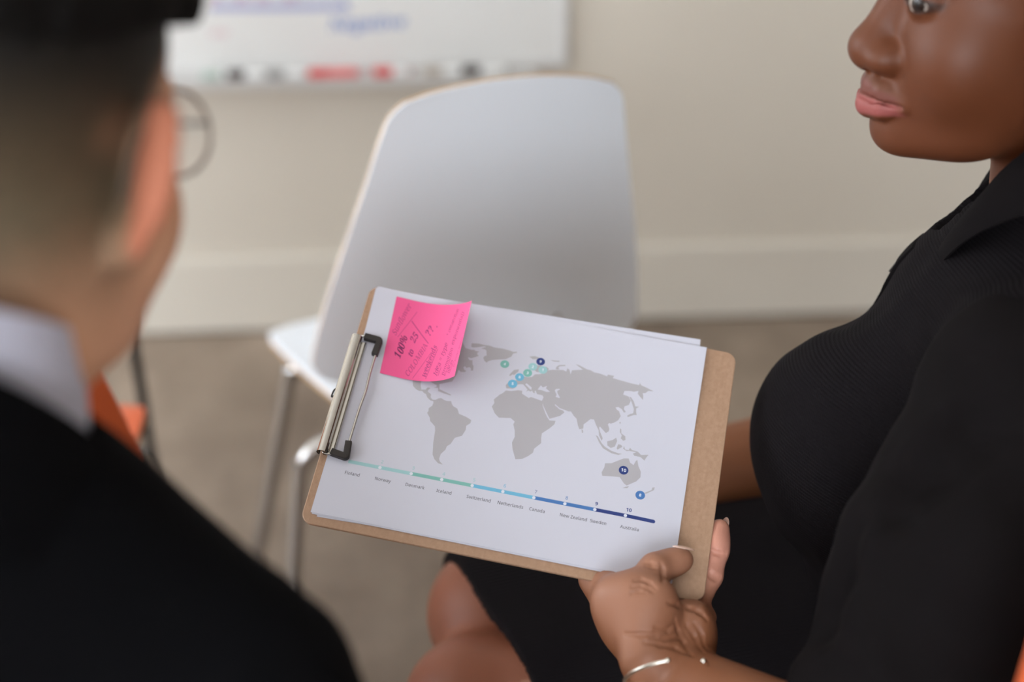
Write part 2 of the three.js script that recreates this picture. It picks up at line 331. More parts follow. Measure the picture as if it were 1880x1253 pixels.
// ---------------------------------------------------------------- shell chairs: curved seat, curved back, bent tube legs
function chairProfile(hw, y0, y1, n = 40) { return hw; }
function makeChair(name, label, top, group) {
  const g = thing(name, label, 'chair', V(0, 0, 0), group);
  // seat: a rounded trapezoid, wider at the front, dished, its front edge rolled down
  const T = 0.012;
  const halfW = (s) => { // s from 0 (rear) to 1 (front)
    const w = lerp(0.155, 0.238, smooth(0, 1, s));
    const e = 0.16; if (s > 1 - e) { const q = (s - 1 + e) / e; return w - 0.09 * (1 - Math.sqrt(Math.max(0, 1 - q * q))) ; }
    if (s < e) { const q = (e - s) / e; return w - 0.07 * (1 - Math.sqrt(Math.max(0, 1 - q * q))); }
    return w;
  };
  const seatF = (a, s) => { const u = a * 2 - 1, x = u * halfW(s); return V(x, 0.452 - 0.010 * (1 - u * u) * Math.sin(Math.PI * s) - 0.018 * smooth(0.8, 1, s), 0.17 - 0.40 * s); };
  part('seat', sheet(24, 40, (a, s) => seatF(1 - a, s), T, V(0, 1, 0)), top, g);
  part('seat_edge', sheet(24, 40, (a, s) => { const p = seatF(1 - a, s); p.x *= 0.998; p.y -= T; p.z = (p.z + 0.03) * 0.998 - 0.03; return p; }, 0.008, V(0, 1, 0)), M.ply, g, 'pale plywood edge under the seat');
  // back: rounded trapezoid narrowing upward, bent round the sitter and leaning back
  const B0 = 0.515, B1 = 0.942;
  const halfB = (t) => { // t from 0 (bottom) to 1 (top)
    let w = lerp(0.224, 0.128, smooth(0.0, 1.15, t) * 0.6 + t * 0.4);
    const e = 0.10; if (t > 1 - e) { const q = (t - 1 + e) / e; w -= 0.036 * (1 - Math.sqrt(Math.max(0, 1 - q * q))); }
    const f = 0.1; if (t < f) { const q = (f - t) / f; w -= 0.05 * (1 - Math.sqrt(Math.max(0, 1 - q * q))); }
    return w;
  };
  const backF = (a, t, off) => { const u = a * 2 - 1, x = u * halfB(t), bow = 0.055 * (1 - (x / 0.222) ** 2); return V(x, lerp(B0, B1, t) - 0.012 * u * u * smooth(0.8, 1, t), 0.115 + 0.11 * t + bow * 0.9 + off); };
  part('backrest', sheet(32, 40, (a, t) => backF(a, t, 0), 0.011, V(0, 0, 1)), top, g);
  part('backrest_edge', sheet(32, 40, (a, t) => { const p = backF(a, t, -0.0035); p.x *= 1.002; p.y = 0.7 + (p.y - 0.7) * 1.006; return p; }, 0.004, V(0, 0, 1)), M.ply, g, 'pale plywood rim of the backrest');
  for (const s of [-1, 1]) {
    part('back_support', tube(rounded([V(s * 0.09, 0.43, 0.02), V(s * 0.09, 0.425, 0.165), V(s * 0.085, 0.62, 0.17)], 0.05), 0.009, 40), M.chrome, g);
    part('leg', tube(rounded([V(s * 0.05, 0.425, -0.10), V(s * 0.215, 0.428, -0.10), V(s * 0.30, 0.008, -0.15)], 0.03), 0.0115, 60, 16), M.chrome, g);
    part('leg', tube(rounded([V(s * 0.05, 0.405, 0.085), V(s * 0.235, 0.405, 0.075), V(s * 0.295, 0.008, 0.13)], 0.055), 0.0115, 60, 16), M.chrome, g);
  }
  for (const z of [-0.10, 0.085]) part('seat_rail', tube([V(-0.06, z < 0 ? 0.425 : 0.405, z), V(0.06, z < 0 ? 0.425 : 0.405, z)], 0.0115, 2, 16), M.chrome, g);
  return g;
}
const whiteChair = makeChair('shell_chair', 'white shell chair with tubular chrome legs facing the whiteboard', M.whiteLaminate);
whiteChair.position.set(-0.080, 0, -1.757); whiteChair.rotation.y = 18 * Math.PI / 180;
const orangeChair = makeChair('shell_chair', 'orange shell chair standing empty beyond the man in the suit', M.orangeLaminate);
orangeChair.traverse((o) => { if (o.name === 'backrest_edge') { o.material = M.orangeLaminate; delete o.userData.label; } });
orangeChair.position.set(-0.66, 0, -1.40); orangeChair.rotation.y = 17 * Math.PI / 180;

// slim black pole beyond the orange chair
{
  const p = at(236, 600, 2.22), g = thing('pole_stand', 'slim black bent metal pole standing behind the empty orange chair', 'stand', V(p.x, 0, p.z));
  part('pole', tube(rounded([V(-0.02, 1.25, -0.02), V(0, 0.55, 0), V(0.008, 0.2, 0.0), V(0.012, 0.02, 0.02), V(0.05, 0.012, 0.24)], 0.1), 0.0085, 80, 14), M.blackMetal, g);
  part('foot', tube(rounded([V(-0.26, 0.012, 0.08), V(0.0, 0.02, 0.0), V(0.010, 0.16, 0)], 0.08), 0.0085, 40, 14), M.blackMetal, g);
  part('collar', new THREE.CylinderGeometry(0.012, 0.012, 0.06, 20).translate(-0.0005, 0.52, 0), M.blackMetal, g);
}

// ---------------------------------------------------------------- the clipboard; its own axes: x along the long side, y up the short side, z out of the face (millimetres in, metres out)
const BX = V(0.9802, -0.1329, 0.1467), BN = V(0.039, 0.8564, 0.5148), BO = V(0.0123, 0.8047, -0.9809);
BX.normalize(); BN.addScaledVector(BX, -BN.dot(BX)).normalize(); const BY = V(0, 0, 0).crossVectors(BN, BX);
const BM = new THREE.Matrix4().makeBasis(BX, BY, BN).setPosition(BO);
const bmm = (u, v, n) => V(u / 1000, v / 1000, n / 1000);
const onBoard = (u, v, n) => bmm(u, v, n).applyMatrix4(BM);
function atBoard(px, py, off) { const o = V(0, EYE, 0), d = at(px, py, 1).sub(o); return o.clone().addScaledVector(d, (BO.clone().sub(o).dot(BN) + off) / d.dot(BN)); }
function onBoardThing(name, label, category, u, v, n, group) {
  const g = thing(name, label, category, onBoard(u, v, n), group);
  g.quaternion.setFromRotationMatrix(new THREE.Matrix4().makeBasis(BX, BY, BN)); return g;
}
function plate(w, h, r, d, bevel) {
  const s = new THREE.Shape(), x = w / 2 - bevel, y = h / 2 - bevel; r -= bevel;
  s.moveTo(-x + r, -y); s.lineTo(x - r, -y); s.absarc(x - r, -y + r, r, -Math.PI / 2, 0); s.lineTo(x, y - r); s.absarc(x - r, y - r, r, 0, Math.PI / 2); s.lineTo(-x + r, y); s.absarc(-x + r, y - r, r, Math.PI / 2, Math.PI); s.lineTo(-x, -y + r); s.absarc(-x + r, -y + r, r, Math.PI, 1.5 * Math.PI);
  return new THREE.ExtrudeGeometry(s, { depth: d - 2 * bevel, bevelEnabled: true, bevelThickness: bevel, bevelSize: bevel, bevelSegments: 3, curveSegments: 12 }).translate(0, 0, -d + bevel);
}
{
  const g = onBoardThing('clipboard', 'brown fibreboard clipboard with a chrome wire clip, held in the woman\'s hand', 'clipboard', 0, 0, 0);
  const t = dataTexture(512, (u, v) => { const n = 0.035 * tileNoise(u, v, 60) + 0.045 * (rnd() - 0.5) + (rnd() < 0.004 ? -0.12 : 0); return [0.65 + n, 0.515 + n, 0.415 + n]; }, true);
  t.repeat.set(9, 9);
  part('board', plate(0.315, 0.225, 0.0095, 0.003, 0.0007), new THREE.MeshStandardMaterial({ map: t, roughness: 0.62, bumpMap: fineGrain, bumpScale: 0.0001 }), g);
  const clip = new THREE.Group(); clip.name = 'clip'; g.add(clip);
  // rolled tube with its slot, lying along the left edge
  const arc = [], R = 0.0046; for (let i = 0; i <= 20; i++) { const a = (-60 + 290 * i / 20) * Math.PI / 180; arc.push([Math.cos(a) * R, Math.sin(a) * R]); }
  const inner = arc.slice().reverse().map(([a, b]) => [a * 0.8, b * 0.8]);
  const L = 0.1105, turn = new THREE.Matrix4().makeBasis(V(1, 0, 0), V(0, 0, 1), V(0, -1, 0));
  part('spring_tube', new THREE.ExtrudeGeometry(new THREE.Shape([...arc, ...inner].map((q) => new THREE.Vector2(...q))), { depth: L, bevelEnabled: false }).applyMatrix4(turn).translate(-0.1552, 0.0568, 0.0052), M.steel, clip);
  const lip = new THREE.Shape([[-0.0045, 0.0012], [0.0055, 0.0012], [0.0062, 0.0022], [0.0056, 0.0034], [0.0046, 0.0026], [-0.0045, 0.0022]].map((q) => new THREE.Vector2(...q)));
  part('base_plate', new THREE.ExtrudeGeometry(lip, { depth: L - 0.006, bevelEnabled: false }).applyMatrix4(turn).translate(-0.1525, 0.0538, 0.0002), M.steel, clip);
  const wire = (pts, r = 0.0011) => tube(rounded(pts.map((p) => bmm(...p)), 0.004), r, 60, 12);
  part('wire', wire([[-155, 40, 5.2], [-155, 58.2, 5.4], [-148, 58.9, 4.6], [-135.6, 58.2, 4.2], [-136.2, 43, 4.2], [-136.4, 26, 4.0], [-135.4, 8, 4.6], [-136.6, -8, 4.2], [-137, -40, 4.2], [-135.6, -53.4, 4.2], [-148, -52.2, 4.6], [-155, -55.4, 5.4], [-155, -40, 5.2]]), M.steel, clip);
  const corner = (a, b, c) => {                             // ribbed rubber elbow of square section
    const pts = rounded([bmm(...a), bmm(...b), bmm(...c)], 0.0018, 5), sh = new THREE.Shape(), w = 0.00265, r = 0.0008;
    sh.moveTo(-w + r, -w); sh.lineTo(w - r, -w); sh.absarc(w - r, -w + r, r, -Math.PI / 2, 0); sh.lineTo(w, w - r); sh.absarc(w - r, w - r, r, 0, Math.PI / 2); sh.lineTo(-w + r, w); sh.absarc(-w + r, w - r, r, Math.PI / 2, Math.PI); sh.lineTo(-w, -w + r); sh.absarc(-w + r, -w + r, r, Math.PI, Math.PI * 1.5);
    const path = new THREE.CurvePath(); for (let i = 0; i + 1 < pts.length; i++) path.add(new THREE.LineCurve3(pts[i], pts[i + 1]));
    return new THREE.ExtrudeGeometry(sh, { steps: 60, extrudePath: path, curveSegments: 4 });
  };
  part('rubber_corner', corner([-149.2, 58.6, 4.2], [-136, 57.6, 4.0], [-137, 43.4, 4.0]), M.rubber, clip, 'black rubber corner of the wire');
  part('rubber_corner', corner([-148.6, -51.0, 4.2], [-135.9, -52.9, 4.0], [-137.4, -39.4, 4.0]), M.rubber, clip, 'black rubber corner of the wire');
  part('hanging_hook', wire([[-158.5, 6, 3], [-161, 5, 4], [-161.6, -4, 4], [-158.6, 1.5, 3]], 0.0007), M.blackMetal, clip, 'thin black wire hook at the edge');
  for (const v of [45, -42]) part('rivet', new THREE.SphereGeometry(0.0022, 16, 10).scale(1, 1, 0.5).translate(-0.1535, v / 1000, -0.0032), M.steel, clip);
}
// the sheets under the clip and what is printed on the topmost
const PW = 283, PH = 214.6;                                 // mm
const bentSheet = (u0, v0, w, h, n0, lift, rot) => sheet(48, 36, (s, t) => {
  const u = u0 + s * w, v = v0 + t * h, c = Math.cos(rot), q = Math.sin(rot), x = u * c - v * q, y = u * q + v * c;
  const n = n0 + lift[0] * smooth(0.55, 1, s) * smooth(0.6, 1, t) + lift[1] * smooth(0.5, 1, s) * (1 - smooth(0, 0.5, t)) + lift[2] * (1 - smooth(0, 0.06, s)) * smooth(0.75, 1, t) + 0.5 * Math.sin(s * 3.1) * Math.sin(t * 3.1) + 0.35 * Math.sin(s * 9 + t * 4) * smooth(0.7, 1, s);
  return bmm(x, y, n);
}, 0.00018, V(0, 0, 1), (s, t, k) => k ? [0.004, 0.004] : [s, t]);
{
  const plain = std(lin(197, 196, 208), 0.55);
  const back = onBoardThing('paper_sheet', 'plain white sheet under the printed page, its corner showing at the board\'s top edge', 'paper', 0, 0, 0, 'sheets under the clip');
  part('sheet', bentSheet(-149.0, -100.9, 278.6, PH + 1.2, 0.45, [0.6, 0.4, 0.4], 0.0325).translate(0, 0, 0), plain, back);
  const mid = onBoardThing('paper_sheet', 'plain white sheet between printed page and board, a thin line at the page\'s lower left', 'paper', 0, 0, 0, 'sheets under the clip');
  part('sheet', bentSheet(-149.9, -104.6, 279.5, PH, 0.85, [0.5, 0.5, 0.2], -0.002), plain, mid);

  const c = document.createElement('canvas'); c.width = 2048; c.height = 1553; const x = c.getContext('2d'), S = 2048 / PW;
  x.fillStyle = '#c6c5d1'; x.fillRect(0, 0, 2048, 1553);
  const U = (u) => (u + 151.2) * S, W = (v) => (111.2 - v) * S;
  const fill = (color) => (q) => { x.fillStyle = color; x.beginPath(); for (let i = 0; i < q.length; i += 2) x[i ? 'lineTo' : 'moveTo'](U(q[i] / 10), W(q[i + 1] / 10)); x.closePath(); x.fill(); };
  const land = fill('#aaa6ab'), sea = fill('#c6c5d1');
  // map outlines in tenths of a millimetre on the board
  land([-1014, 286, -997, 230, -969, 206, -940, 194, -911, 198, -899, 186, -875, 176, -860, 150, -829, 127, -803, 125, -799, 109, -802, 83, -825, 54, -821, 27, -828, 11, -816, -6, -798, -29, -786, -60, -781, -63, -739, -98, -729, -134, -720, -238, -701, -348, -678, -386, -641, -415, -603, -418, -633, -395, -642, -373, -639, -330, -611, -286, -606, -251, -582, -227, -561, -165, -508, -134, -491, -77, -494, -39, -467, -9, -466, 21, -512, 40, -575, 56, -583, 72, -598, 99, -636, 115, -650, 132, -662, 156, -696, 151, -718, 154, -747, 167, -767, 160, -789, 141, -814, 138, -833, 156, -836, 185, -868, 203, -867, 218, -853, 241, -877, 241, -889, 218, -922, 211, -939, 252, -944, 302]);
  land([-247, 350, -204, 354, -147, 374, -115, 376, -112, 349, -50, 321, -35, 334, 41, 321, 59, 317, 69, 315, 73, 276, 108, 211, 131, 177, 153, 153, 201, 160, 198, 127, 166, 81, 114, 24, 117, -21, 125, -64, 79, -125, 76, -164, 43, -202, 4, -234, -49, -250, -77, -191, -88, -168, -105, -108, -93, -54, -104, 2, -126, 55, -120, 83, -159, 107, -253, 90, -294, 123, -326, 175, -329, 177, -315, 215, -326, 247, -289, 300, -267, 320]);
  land([-247, 370, -257, 398, -248, 420, -214, 447, -182, 465, -143, 488, -130, 512, -95, 512, -62, 522, -42, 552, 0, 563, 15, 574, -3, 580, -38, 578, -44, 587, -75, 590, -87, 603, -98, 616, -85, 639, -50, 642, 2, 643, 38, 643, 60, 630, 56, 614, 93, 627, 178, 644, 206, 634, 209, 668, 228, 657, 246, 615, 250, 657, 338, 682, 270, 720, 296, 719, 371, 692, 400, 691, 431, 677, 484, 675, 544, 662, 547, 680, 600, 678, 592, 655, 663, 647, 746, 639, 816, 636, 818, 659, 833, 638, 875, 627, 940, 605, 897, 598, 877, 573, 855, 568, 864, 544, 868, 505, 844, 526, 817, 553, 818, 581, 780, 565, 757, 567, 706, 556, 700, 521, 748, 511, 771, 476, 760, 434, 728, 414, 727, 387, 747, 365, 732, 355, 710, 384, 679, 397, 658, 388, 672, 369, 691, 360, 712, 318, 698, 276, 674, 251, 643, 231, 631, 235, 622, 220, 639, 184, 639, 159, 618, 138, 585, 166, 562, 187, 557, 173, 572, 137, 588, 109, 601, 86, 596, 61, 569, 104, 556, 153, 529, 193, 504, 240, 476, 237, 429, 177, 433, 139, 403, 126, 387, 155, 365, 216, 339, 236, 309, 272, 254, 270, 305, 267, 283, 272, 243, 278, 212, 284, 173, 310, 167, 304, 214, 272, 245, 267, 258, 251, 228, 212, 150, 168, 119, 214, 78, 277, 70, 302, 59, 317, 67, 354, 53, 371, 10, 371, -9, 402, -16, 393, -9, 377, -22, 377, -38, 396, -49, 383, -63, 390, -87, 375, -73, 393, -84, 406, -115, 434, -125, 437, -150, 431, -166, 423, -173, 396, -196, 378, -217, 376]);
  land([-615, 733, -558, 743, -505, 740, -462, 743, -423, 734, -357, 738, -297, 734, -259, 726, -231, 734, -227, 724, -256, 711, -267, 676, -305, 644, -361, 628, -409, 613, -445, 592, -454, 575, -474, 587, -490, 614, -487, 632, -467, 643, -481, 693, -497, 699, -527, 701, -501, 717, -487, 722, -503, 728, -571, 701, -592, 695, -611, 699]);
  land([-655, 676, -602, 671, -580, 676, -567, 666, -535, 668, -550, 652, -546, 636, -530, 627, -559, 607, -588, 590, -615, 595, -608, 579, -595, 569, -574, 574, -566, 537, -553, 519, -548, 477, -567, 473, -567, 490, -584, 503, -607, 490, -621, 504, -633, 492, -621, 470, -601, 461, -613, 448, -644, 443, -666, 459, -673, 407, -694, 338, -818, 279, -868, 299, -988, 325, -1097, 301, -1221, 433, -1249, 643, -1198, 820, -998, 865, -752, 809]);
  land([-822, 324, -799, 329, -780, 247, -754, 238, -675, 215, -678, 207, -741, 216, -786, 226, -793, 254, -827, 252, -807, 261]);
  land([656, -132, 705, -121, 755, -85, 796, -57, 834, -49, 850, -83, 881, -99, 892, -61, 903, -46, 920, -99, 946, -144, 951, -193, 924, -236, 879, -271, 854, -289, 830, -275, 803, -244, 789, -228, 734, -234, 652, -246, 642, -217, 656, -169]);
  land([825, -320, 845, -303, 874, -290, 863, -311]);
  land([1074, -256, 1073, -281, 1015, -328, 998, -325, 1054, -285, 1056, -263]);
  land([542, 101, 559, 96, 600, 40, 632, 13, 687, -11, 745, -21, 776, -19, 747, -36, 690, -32, 618, -3, 579, 42]);
  land([641, 66, 683, 88, 707, 115, 719, 86, 708, 32, 678, 13, 649, 29]);
  land([725, 20, 732, 60, 757, 58, 769, 43, 749, 26, 735, 10]);
  land([779, 54, 794, 25, 823, 25, 830, 49, 848, 31, 895, 28, 927, 4, 985, 19, 969, -13, 960, -40, 925, -16, 874, -15, 860, 2, 885, 20, 829, 20, 807, 13, 777, 28]);
  land([724, 206, 735, 199, 741, 162, 776, 143, 783, 110, 766, 99, 744, 117, 748, 144, 728, 172]);
  land([710, 260, 718, 265, 723, 252, 714, 247]);
  land([753, 513, 768, 509, 796, 475, 814, 433, 846, 437, 824, 415, 829, 381, 838, 356, 813, 351, 771, 322, 761, 331, 784, 354, 808, 366, 807, 405, 782, 459]);
  land([420, 130, 432, 126, 439, 104, 429, 97]);
  land([-120, 710, -76, 725, -39, 719, -53, 700, -87, 692]);
  land([58, 716, 90, 718, 134, 725, 132, 713, 86, 707]);
  land([116, 641, 118, 662, 137, 684, 188, 696, 188, 685, 145, 673, 134, 656, 150, 646, 128, 637]);
  land([-248, 496, -243, 514, -219, 556, -181, 571, -182, 548, -210, 508, -222, 512, -239, 492]);
  sea([6, 415, 24, 460, 44, 444, 75, 466, 71, 440, 110, 416, 81, 409, 40, 416]);
  sea([145, 436, 151, 453, 180, 461, 185, 455, 165, 436, 171, 417, 199, 380, 191, 374, 162, 380, 167, 401]);
  sea([-104, 442, -93, 454, -46, 424, -43, 400, -58, 406]);
  const disc = (u, v, r, color) => { x.fillStyle = color; x.beginPath(); x.arc(U(u), W(v), r * S, 0, 7); x.fill(); };
  const type = (text, u, v, size, color, font = 'sans-serif', weight = '') => { x.fillStyle = color; x.font = `${weight} ${size * S}px ${font}`; x.textAlign = 'center'; x.textBaseline = 'middle'; x.fillText(text, U(u), W(v)); };
  const TEAL = '#98c0c4', GREEN = '#78b0a8', SKY = '#6aaccb', BLUE = '#4270ab', NAVY = '#203473';
  for (const [u, v, n, color, r] of [[1.4, 60.8, '1', TEAL, 3.7], [-7.3, 62.0, '2', TEAL, 3.7], [-10.4, 55.2, '3', GREEN, 3.7], [-30.5, 59.4, '4', GREEN, 3.7], [-20.5, 42.4, '5', SKY, 3.9], [-16.1, 49.9, '6', SKY, 3.7], [97.2, -34.9, '8', BLUE, 3.8], [-1.9, 68.3, '9', NAVY, 3.6], [81.0, -16.1, '10', NAVY, 3.8]]) {
    disc(u, v, r, color); type(n, u, v, n === '10' ? 4 : 3.4, '#dfe1ea', 'sans-serif', 'bold');
  }
  const stops = [-133.7, -108.1, -82.8, -58.2, -33.7, -9.1, 15.7, 40.4, 64.2, 88.4, 110.5], tone = [TEAL, TEAL, GREEN, GREEN, SKY, SKY, BLUE, BLUE, NAVY, NAVY];
  x.lineWidth = 3.0 * S; x.lineCap = 'round';
  for (let i = 9; i >= 0; i--) { x.strokeStyle = tone[i]; x.beginPath(); x.moveTo(U(stops[i]), W(-54.8)); x.lineTo(U(stops[i + 1]), W(-54.8 - (i === 9 ? 0.4 : 0))); x.stroke(); if (i < 9) x.lineCap = 'butt'; }
  const names = [['Finland', -128], ['Norway', -103.3], ['Denmark', -77.5], ['Iceland', -54.1], ['Switzerland', -26.3], ['Netherlands', -1.1], ['Canada', 20.1], ['New Zealand', 49], ['Sweden', 68.6], ['Australia', 93.3]];
  names.forEach(([n, u], i) => { type(n, u, -64.8, 3.75, '#3c3940'); if (i) { disc(stops[i], -54.8, 1.35, '#d6d8e2'); type(String(i + 1), stops[i] + (i === 9 ? 2 : 0.6), -49.6, 4.1, i < 5 ? '#92bcbf' : i === 5 ? SKY : i === 6 ? '#5f6c92' : i === 7 ? BLUE : NAVY, 'sans-serif', i > 7 ? 'bold' : ''); } });
  const map = new THREE.CanvasTexture(c); map.colorSpace = THREE.SRGBColorSpace; map.anisotropy = 8;
  const page = onBoardThing('printed_page', 'white printed page with a grey world map above a blue-green timeline of countries', 'paper', 0, 0, 0);
  part('page', bentSheet(-151.2, -103.4, PW, PH, 1.25, [1.6, 0.8, 1.0], 0), new THREE.MeshStandardMaterial({ map, roughness: 0.5 }), page);
}
// the pink note: stuck along its left edge, its free side curling up
{
  const g = onBoardThing('sticky_note', 'bright pink sticky note with handwriting, curling off the printed page', 'sticky note', 0, 0, 0);
  const c = document.createElement('canvas'); c.width = c.height = 1024; const x = c.getContext('2d');
  x.fillStyle = '#ec5790'; x.fillRect(0, 0, 1024, 1024);
  // written along the stuck edge, so the words run up the note
  const hand = (text, a, b, size, rot = -1.25, color = 'rgba(120,20,85,0.78)', w = '') => { x.save(); x.translate(a, b); x.rotate(rot); x.transform(1, 0, -0.18, 1, 0, 0); x.fillStyle = color; x.font = `italic ${w} ${size}px serif`; let k = 0; for (const ch of text) { x.save(); x.translate(k, (rnd() - 0.5) * size * 0.12); x.rotate((rnd() - 0.5) * 0.18); x.fillText(ch, 0, 0); x.restore(); k += x.measureText(ch).width * 0.98; } x.restore(); };
  const stroke = (pts, w = 5, color = 'rgba(120,20,85,0.75)') => { x.strokeStyle = color; x.lineWidth = w; x.lineCap = 'round'; x.beginPath(); pts.forEach((p, i) => x[i ? 'lineTo' : 'moveTo'](...p)); x.stroke(); };
  const faint = 'rgba(125,25,90,0.55)', ink = 'rgba(110,15,85,0.75)';
  hand('Sunflower', 88, 515, 92, -1.30, faint); stroke([[118, 520], [285, 140]], 5, faint);
  hand('100%', 205, 800, 118, -1.45, 'rgba(85,5,70,0.92)', 'bold');
  hand('to', 335, 745, 92, -1.40, ink, 'bold'); hand('25', 340, 560, 108, -1.40, ink, 'bold'); stroke([[246, 277], [500, 530]], 7, ink);
  hand('??', 505, 450, 112, -1.35, ink, 'bold'); stroke([[566, 300], [572, 306]], 10, ink);
  hand('COLOMBIA', 345, 1000, 88, -1.22, faint); stroke([[395, 1000], [560, 650]], 5, faint);
  hand('weekends', 548, 985, 90, -1.38, ink); stroke([[560, 990], [640, 600]], 5, ink);
  hand('Idea = type', 700, 965, 84, -1.40, ink); stroke([[722, 960], [742, 850]], 5, ink);
  hand('+ connection', 752, 440, 62, -1.36, ink); hand('promotion', 815, 970, 72, -1.42, ink); stroke([[832, 970], [870, 690]], 5, ink);
  hand('ideas', 888, 955, 70, -1.42, ink); stroke([[902, 955], [930, 800]], 5, ink);
  hand('exponential)', 858, 575, 74, -1.40, ink); hand('to some teams', 965, 890, 58, -1.44, faint);
  const map = new THREE.CanvasTexture(c); map.colorSpace = THREE.SRGBColorSpace;
  const ax = V(-68.6, 104.6, 0).sub(V(-132.9, 104.6, 0)); // along the note, away from the stuck edge
  const f = (s, t) => {
    const Lx = 72, Ly = 76, bend = 1.12 + 0.25 * (1 - t), k0 = 0.22, q = Math.max(0, s - k0);
    // arc: angle grows with the distance from the glued strip
    let u = 0, n = 0; const N = 24; for (let i = 0; i < N; i++) { const e = (i + 0.5) / N * s, a = bend * Math.max(0, e - k0) * 0.9 + 0.5 * Math.max(0, e - 0.82) * (0.4 + t); u += Math.cos(a) * Lx * s / N; n += Math.sin(a) * Lx * s / N; }
    const tilt = -0.06;
    return bmm(-133.2 + 4.3 * (1 - t) + u * Math.cos(tilt) + 0 * t, 28.6 + t * Ly + u * Math.sin(tilt), 2.3 + n);
  };
  part('note', sheet(40, 24, (s, t) => f(s, t), 0.00012, V(0, 0, 1), (s, t) => [s, t]), new THREE.MeshPhysicalMaterial({ map, roughness: 0.75, transmission: 0.12, thickness: 0 }), g);
}

// ---------------------------------------------------------------- heads (own axes: x to the person's left, y up, z forward; origin midway between the eyes' level and the ears)
const EYEZ = 0.0722;
function headField(o) {
  const F = new Field(0.012), w = o.wide;
  F.ell(V(0, 0.045, -0.012), [0.075 * w, 0.092, 0.097]);
  F.ell(V(0, -0.03, 0.018), [0.064 * w, 0.086, 0.067], 0.02);
  F.ell(V(0, -0.074, 0.026), [0.053 * w, 0.042, 0.053], 0.02);
  for (const s of [-1, 1]) F.ell(V(s * 0.036 * w, -0.040, 0.046), [0.030 * o.cheek, 0.034 * o.cheek, 0.031 * o.cheek], 0.022);
  F.ell(V(0, -0.072, 0.058), [0.031, 0.025, 0.032], 0.016);
  F.ell(V(0, -0.103, 0.068), [0.022, 0.0195, 0.0215], 0.018);
  F.ell(V(0, -0.102, 0.026), [0.044 * w, 0.022, 0.044], 0.02);
  for (const s of [-1, 1]) F.cone(V(s * 0.012, 0.023, 0.080), V(s * 0.044, 0.022, 0.066), 0.007, 0.006, 0.016);
  for (const s of [-1, 1]) F.ell(V(s * 0.031, 0.005, 0.094), [0.019, 0.0115, 0.013], 0.014, null, true);
  for (const s of [-1, 1]) F.ell(V(s * 0.031, 0.0005, EYEZ), [0.0150, 0.0135, 0.0136], 0.006);
  F.cone(V(0, 0.014, 0.076), V(0, -0.036, 0.0985), 0.0075, 0.0105 * o.nose, 0.016);
  F.ell(V(0, -0.0430, 0.0980), [0.0142 * o.nose, 0.0132, 0.0138], 0.014);
  for (const s of [-1, 1]) F.ell(V(s * 0.0152 * o.nose, -0.0448, 0.0905), [0.0092 * o.nose, 0.0108, 0.0150], 0.0075);
  for (const s of [-1, 1]) F.ell(V(s * 0.0085 * o.nose, -0.0548, 0.0965), [0.0048, 0.0038, 0.0068], 0.003, null, true);
  const L = o.lips;
  for (const s of [-1, 1]) {
    F.chain([V(0, -0.0693, 0.0925), V(s * 0.012, -0.0700, 0.0892), V(s * 0.026, -0.0765, 0.0775)], [0.0054 * L, 0.0050 * L, 0.0026], 0.009);
    F.chain([V(0, -0.0826, 0.0932), V(s * 0.013, -0.0818, 0.0890), V(s * 0.0255, -0.0778, 0.0772)], [0.0085 * L, 0.0075 * L, 0.003], 0.006);
    F.chain([V(0, -0.0755, 0.1028), V(s * 0.014, -0.0762, 0.0970), V(s * 0.029, -0.0775, 0.0800)], [0.0013, 0.0013, 0.0007], 0.0035, true);
  }
  for (const s of [-1, 1]) F.ell(V(s * 0.031, -0.0010, EYEZ + 0.0135), [0.0152, 0.0054, 0.0150], 0.0015, null, true);
  for (const s of [-1, 1]) {                                // ears: a flared plate with a rolled rim and a hollow
    const e = new Field(0.004), r = 0.0026, rim = [];
    e.ell(V(0, 0, 0), [0.0045, 0.031, 0.0185], 0.004);
    for (let i = 0; i <= 12; i++) { const a = lerp(-0.5, 4.3, i / 12); rim.push(V(0.002, Math.sin(a) * 0.029 + 0.001, -Math.cos(a) * -0.017 - 0.001)); }
    e.chain(rim.map((p) => V(p.x, p.y, -p.z)), rim.map(() => r), 0.003);
    e.ell(V(0.004, -0.002, 0.003), [0.0035, 0.014, 0.010], 0.004, null, true);
    e.ell(V(0, -0.027, 0.004), [0.0048, 0.009, 0.0085], 0.006);
    const es = o.earScale ?? 1, m = new THREE.Matrix4().makeTranslation(s * (0.0795 * w + o.ear * 0.6), -0.010, -0.010).multiply(new THREE.Matrix4().makeRotationFromEuler(new THREE.Euler(-0.14, -s * o.flare, s * (o.tilt ?? 0.12))));
    m.multiply(new THREE.Matrix4().makeScale(s < 0 ? -es : es, es, es));
    const c = V(0, 0, 0).applyMatrix4(m);
    F.sub(e, m, c, 0.045, 0.005);
    if (o.ear > 0) F.ell(V(s * (0.072 * w + o.ear * 0.3), -0.009, 0.004), [0.014, 0.020, 0.006], 0.003);
    if (!(o.ear > 0)) F.cone(V(s * 0.064 * w, -0.002, -0.004), V(s * 0.073 * w, -0.004, -0.006), 0.014, 0.010, 0.008);
  }
  return F;
}
const skinBump = dataTexture(256, (u, v) => { const n = 0.5 + 0.3 * tileNoise(u, v, 70) + 0.25 * tileNoise(u, v, 150, 3); return [n, n, n]; });
skinBump.repeat.set(22, 22);
function skinMaterial(roughness, sheen) { return new THREE.MeshPhysicalMaterial({ vertexColors: true, roughness, specularIntensity: sheen, bumpMap: skinBump, bumpScale: 0.00012 }); }
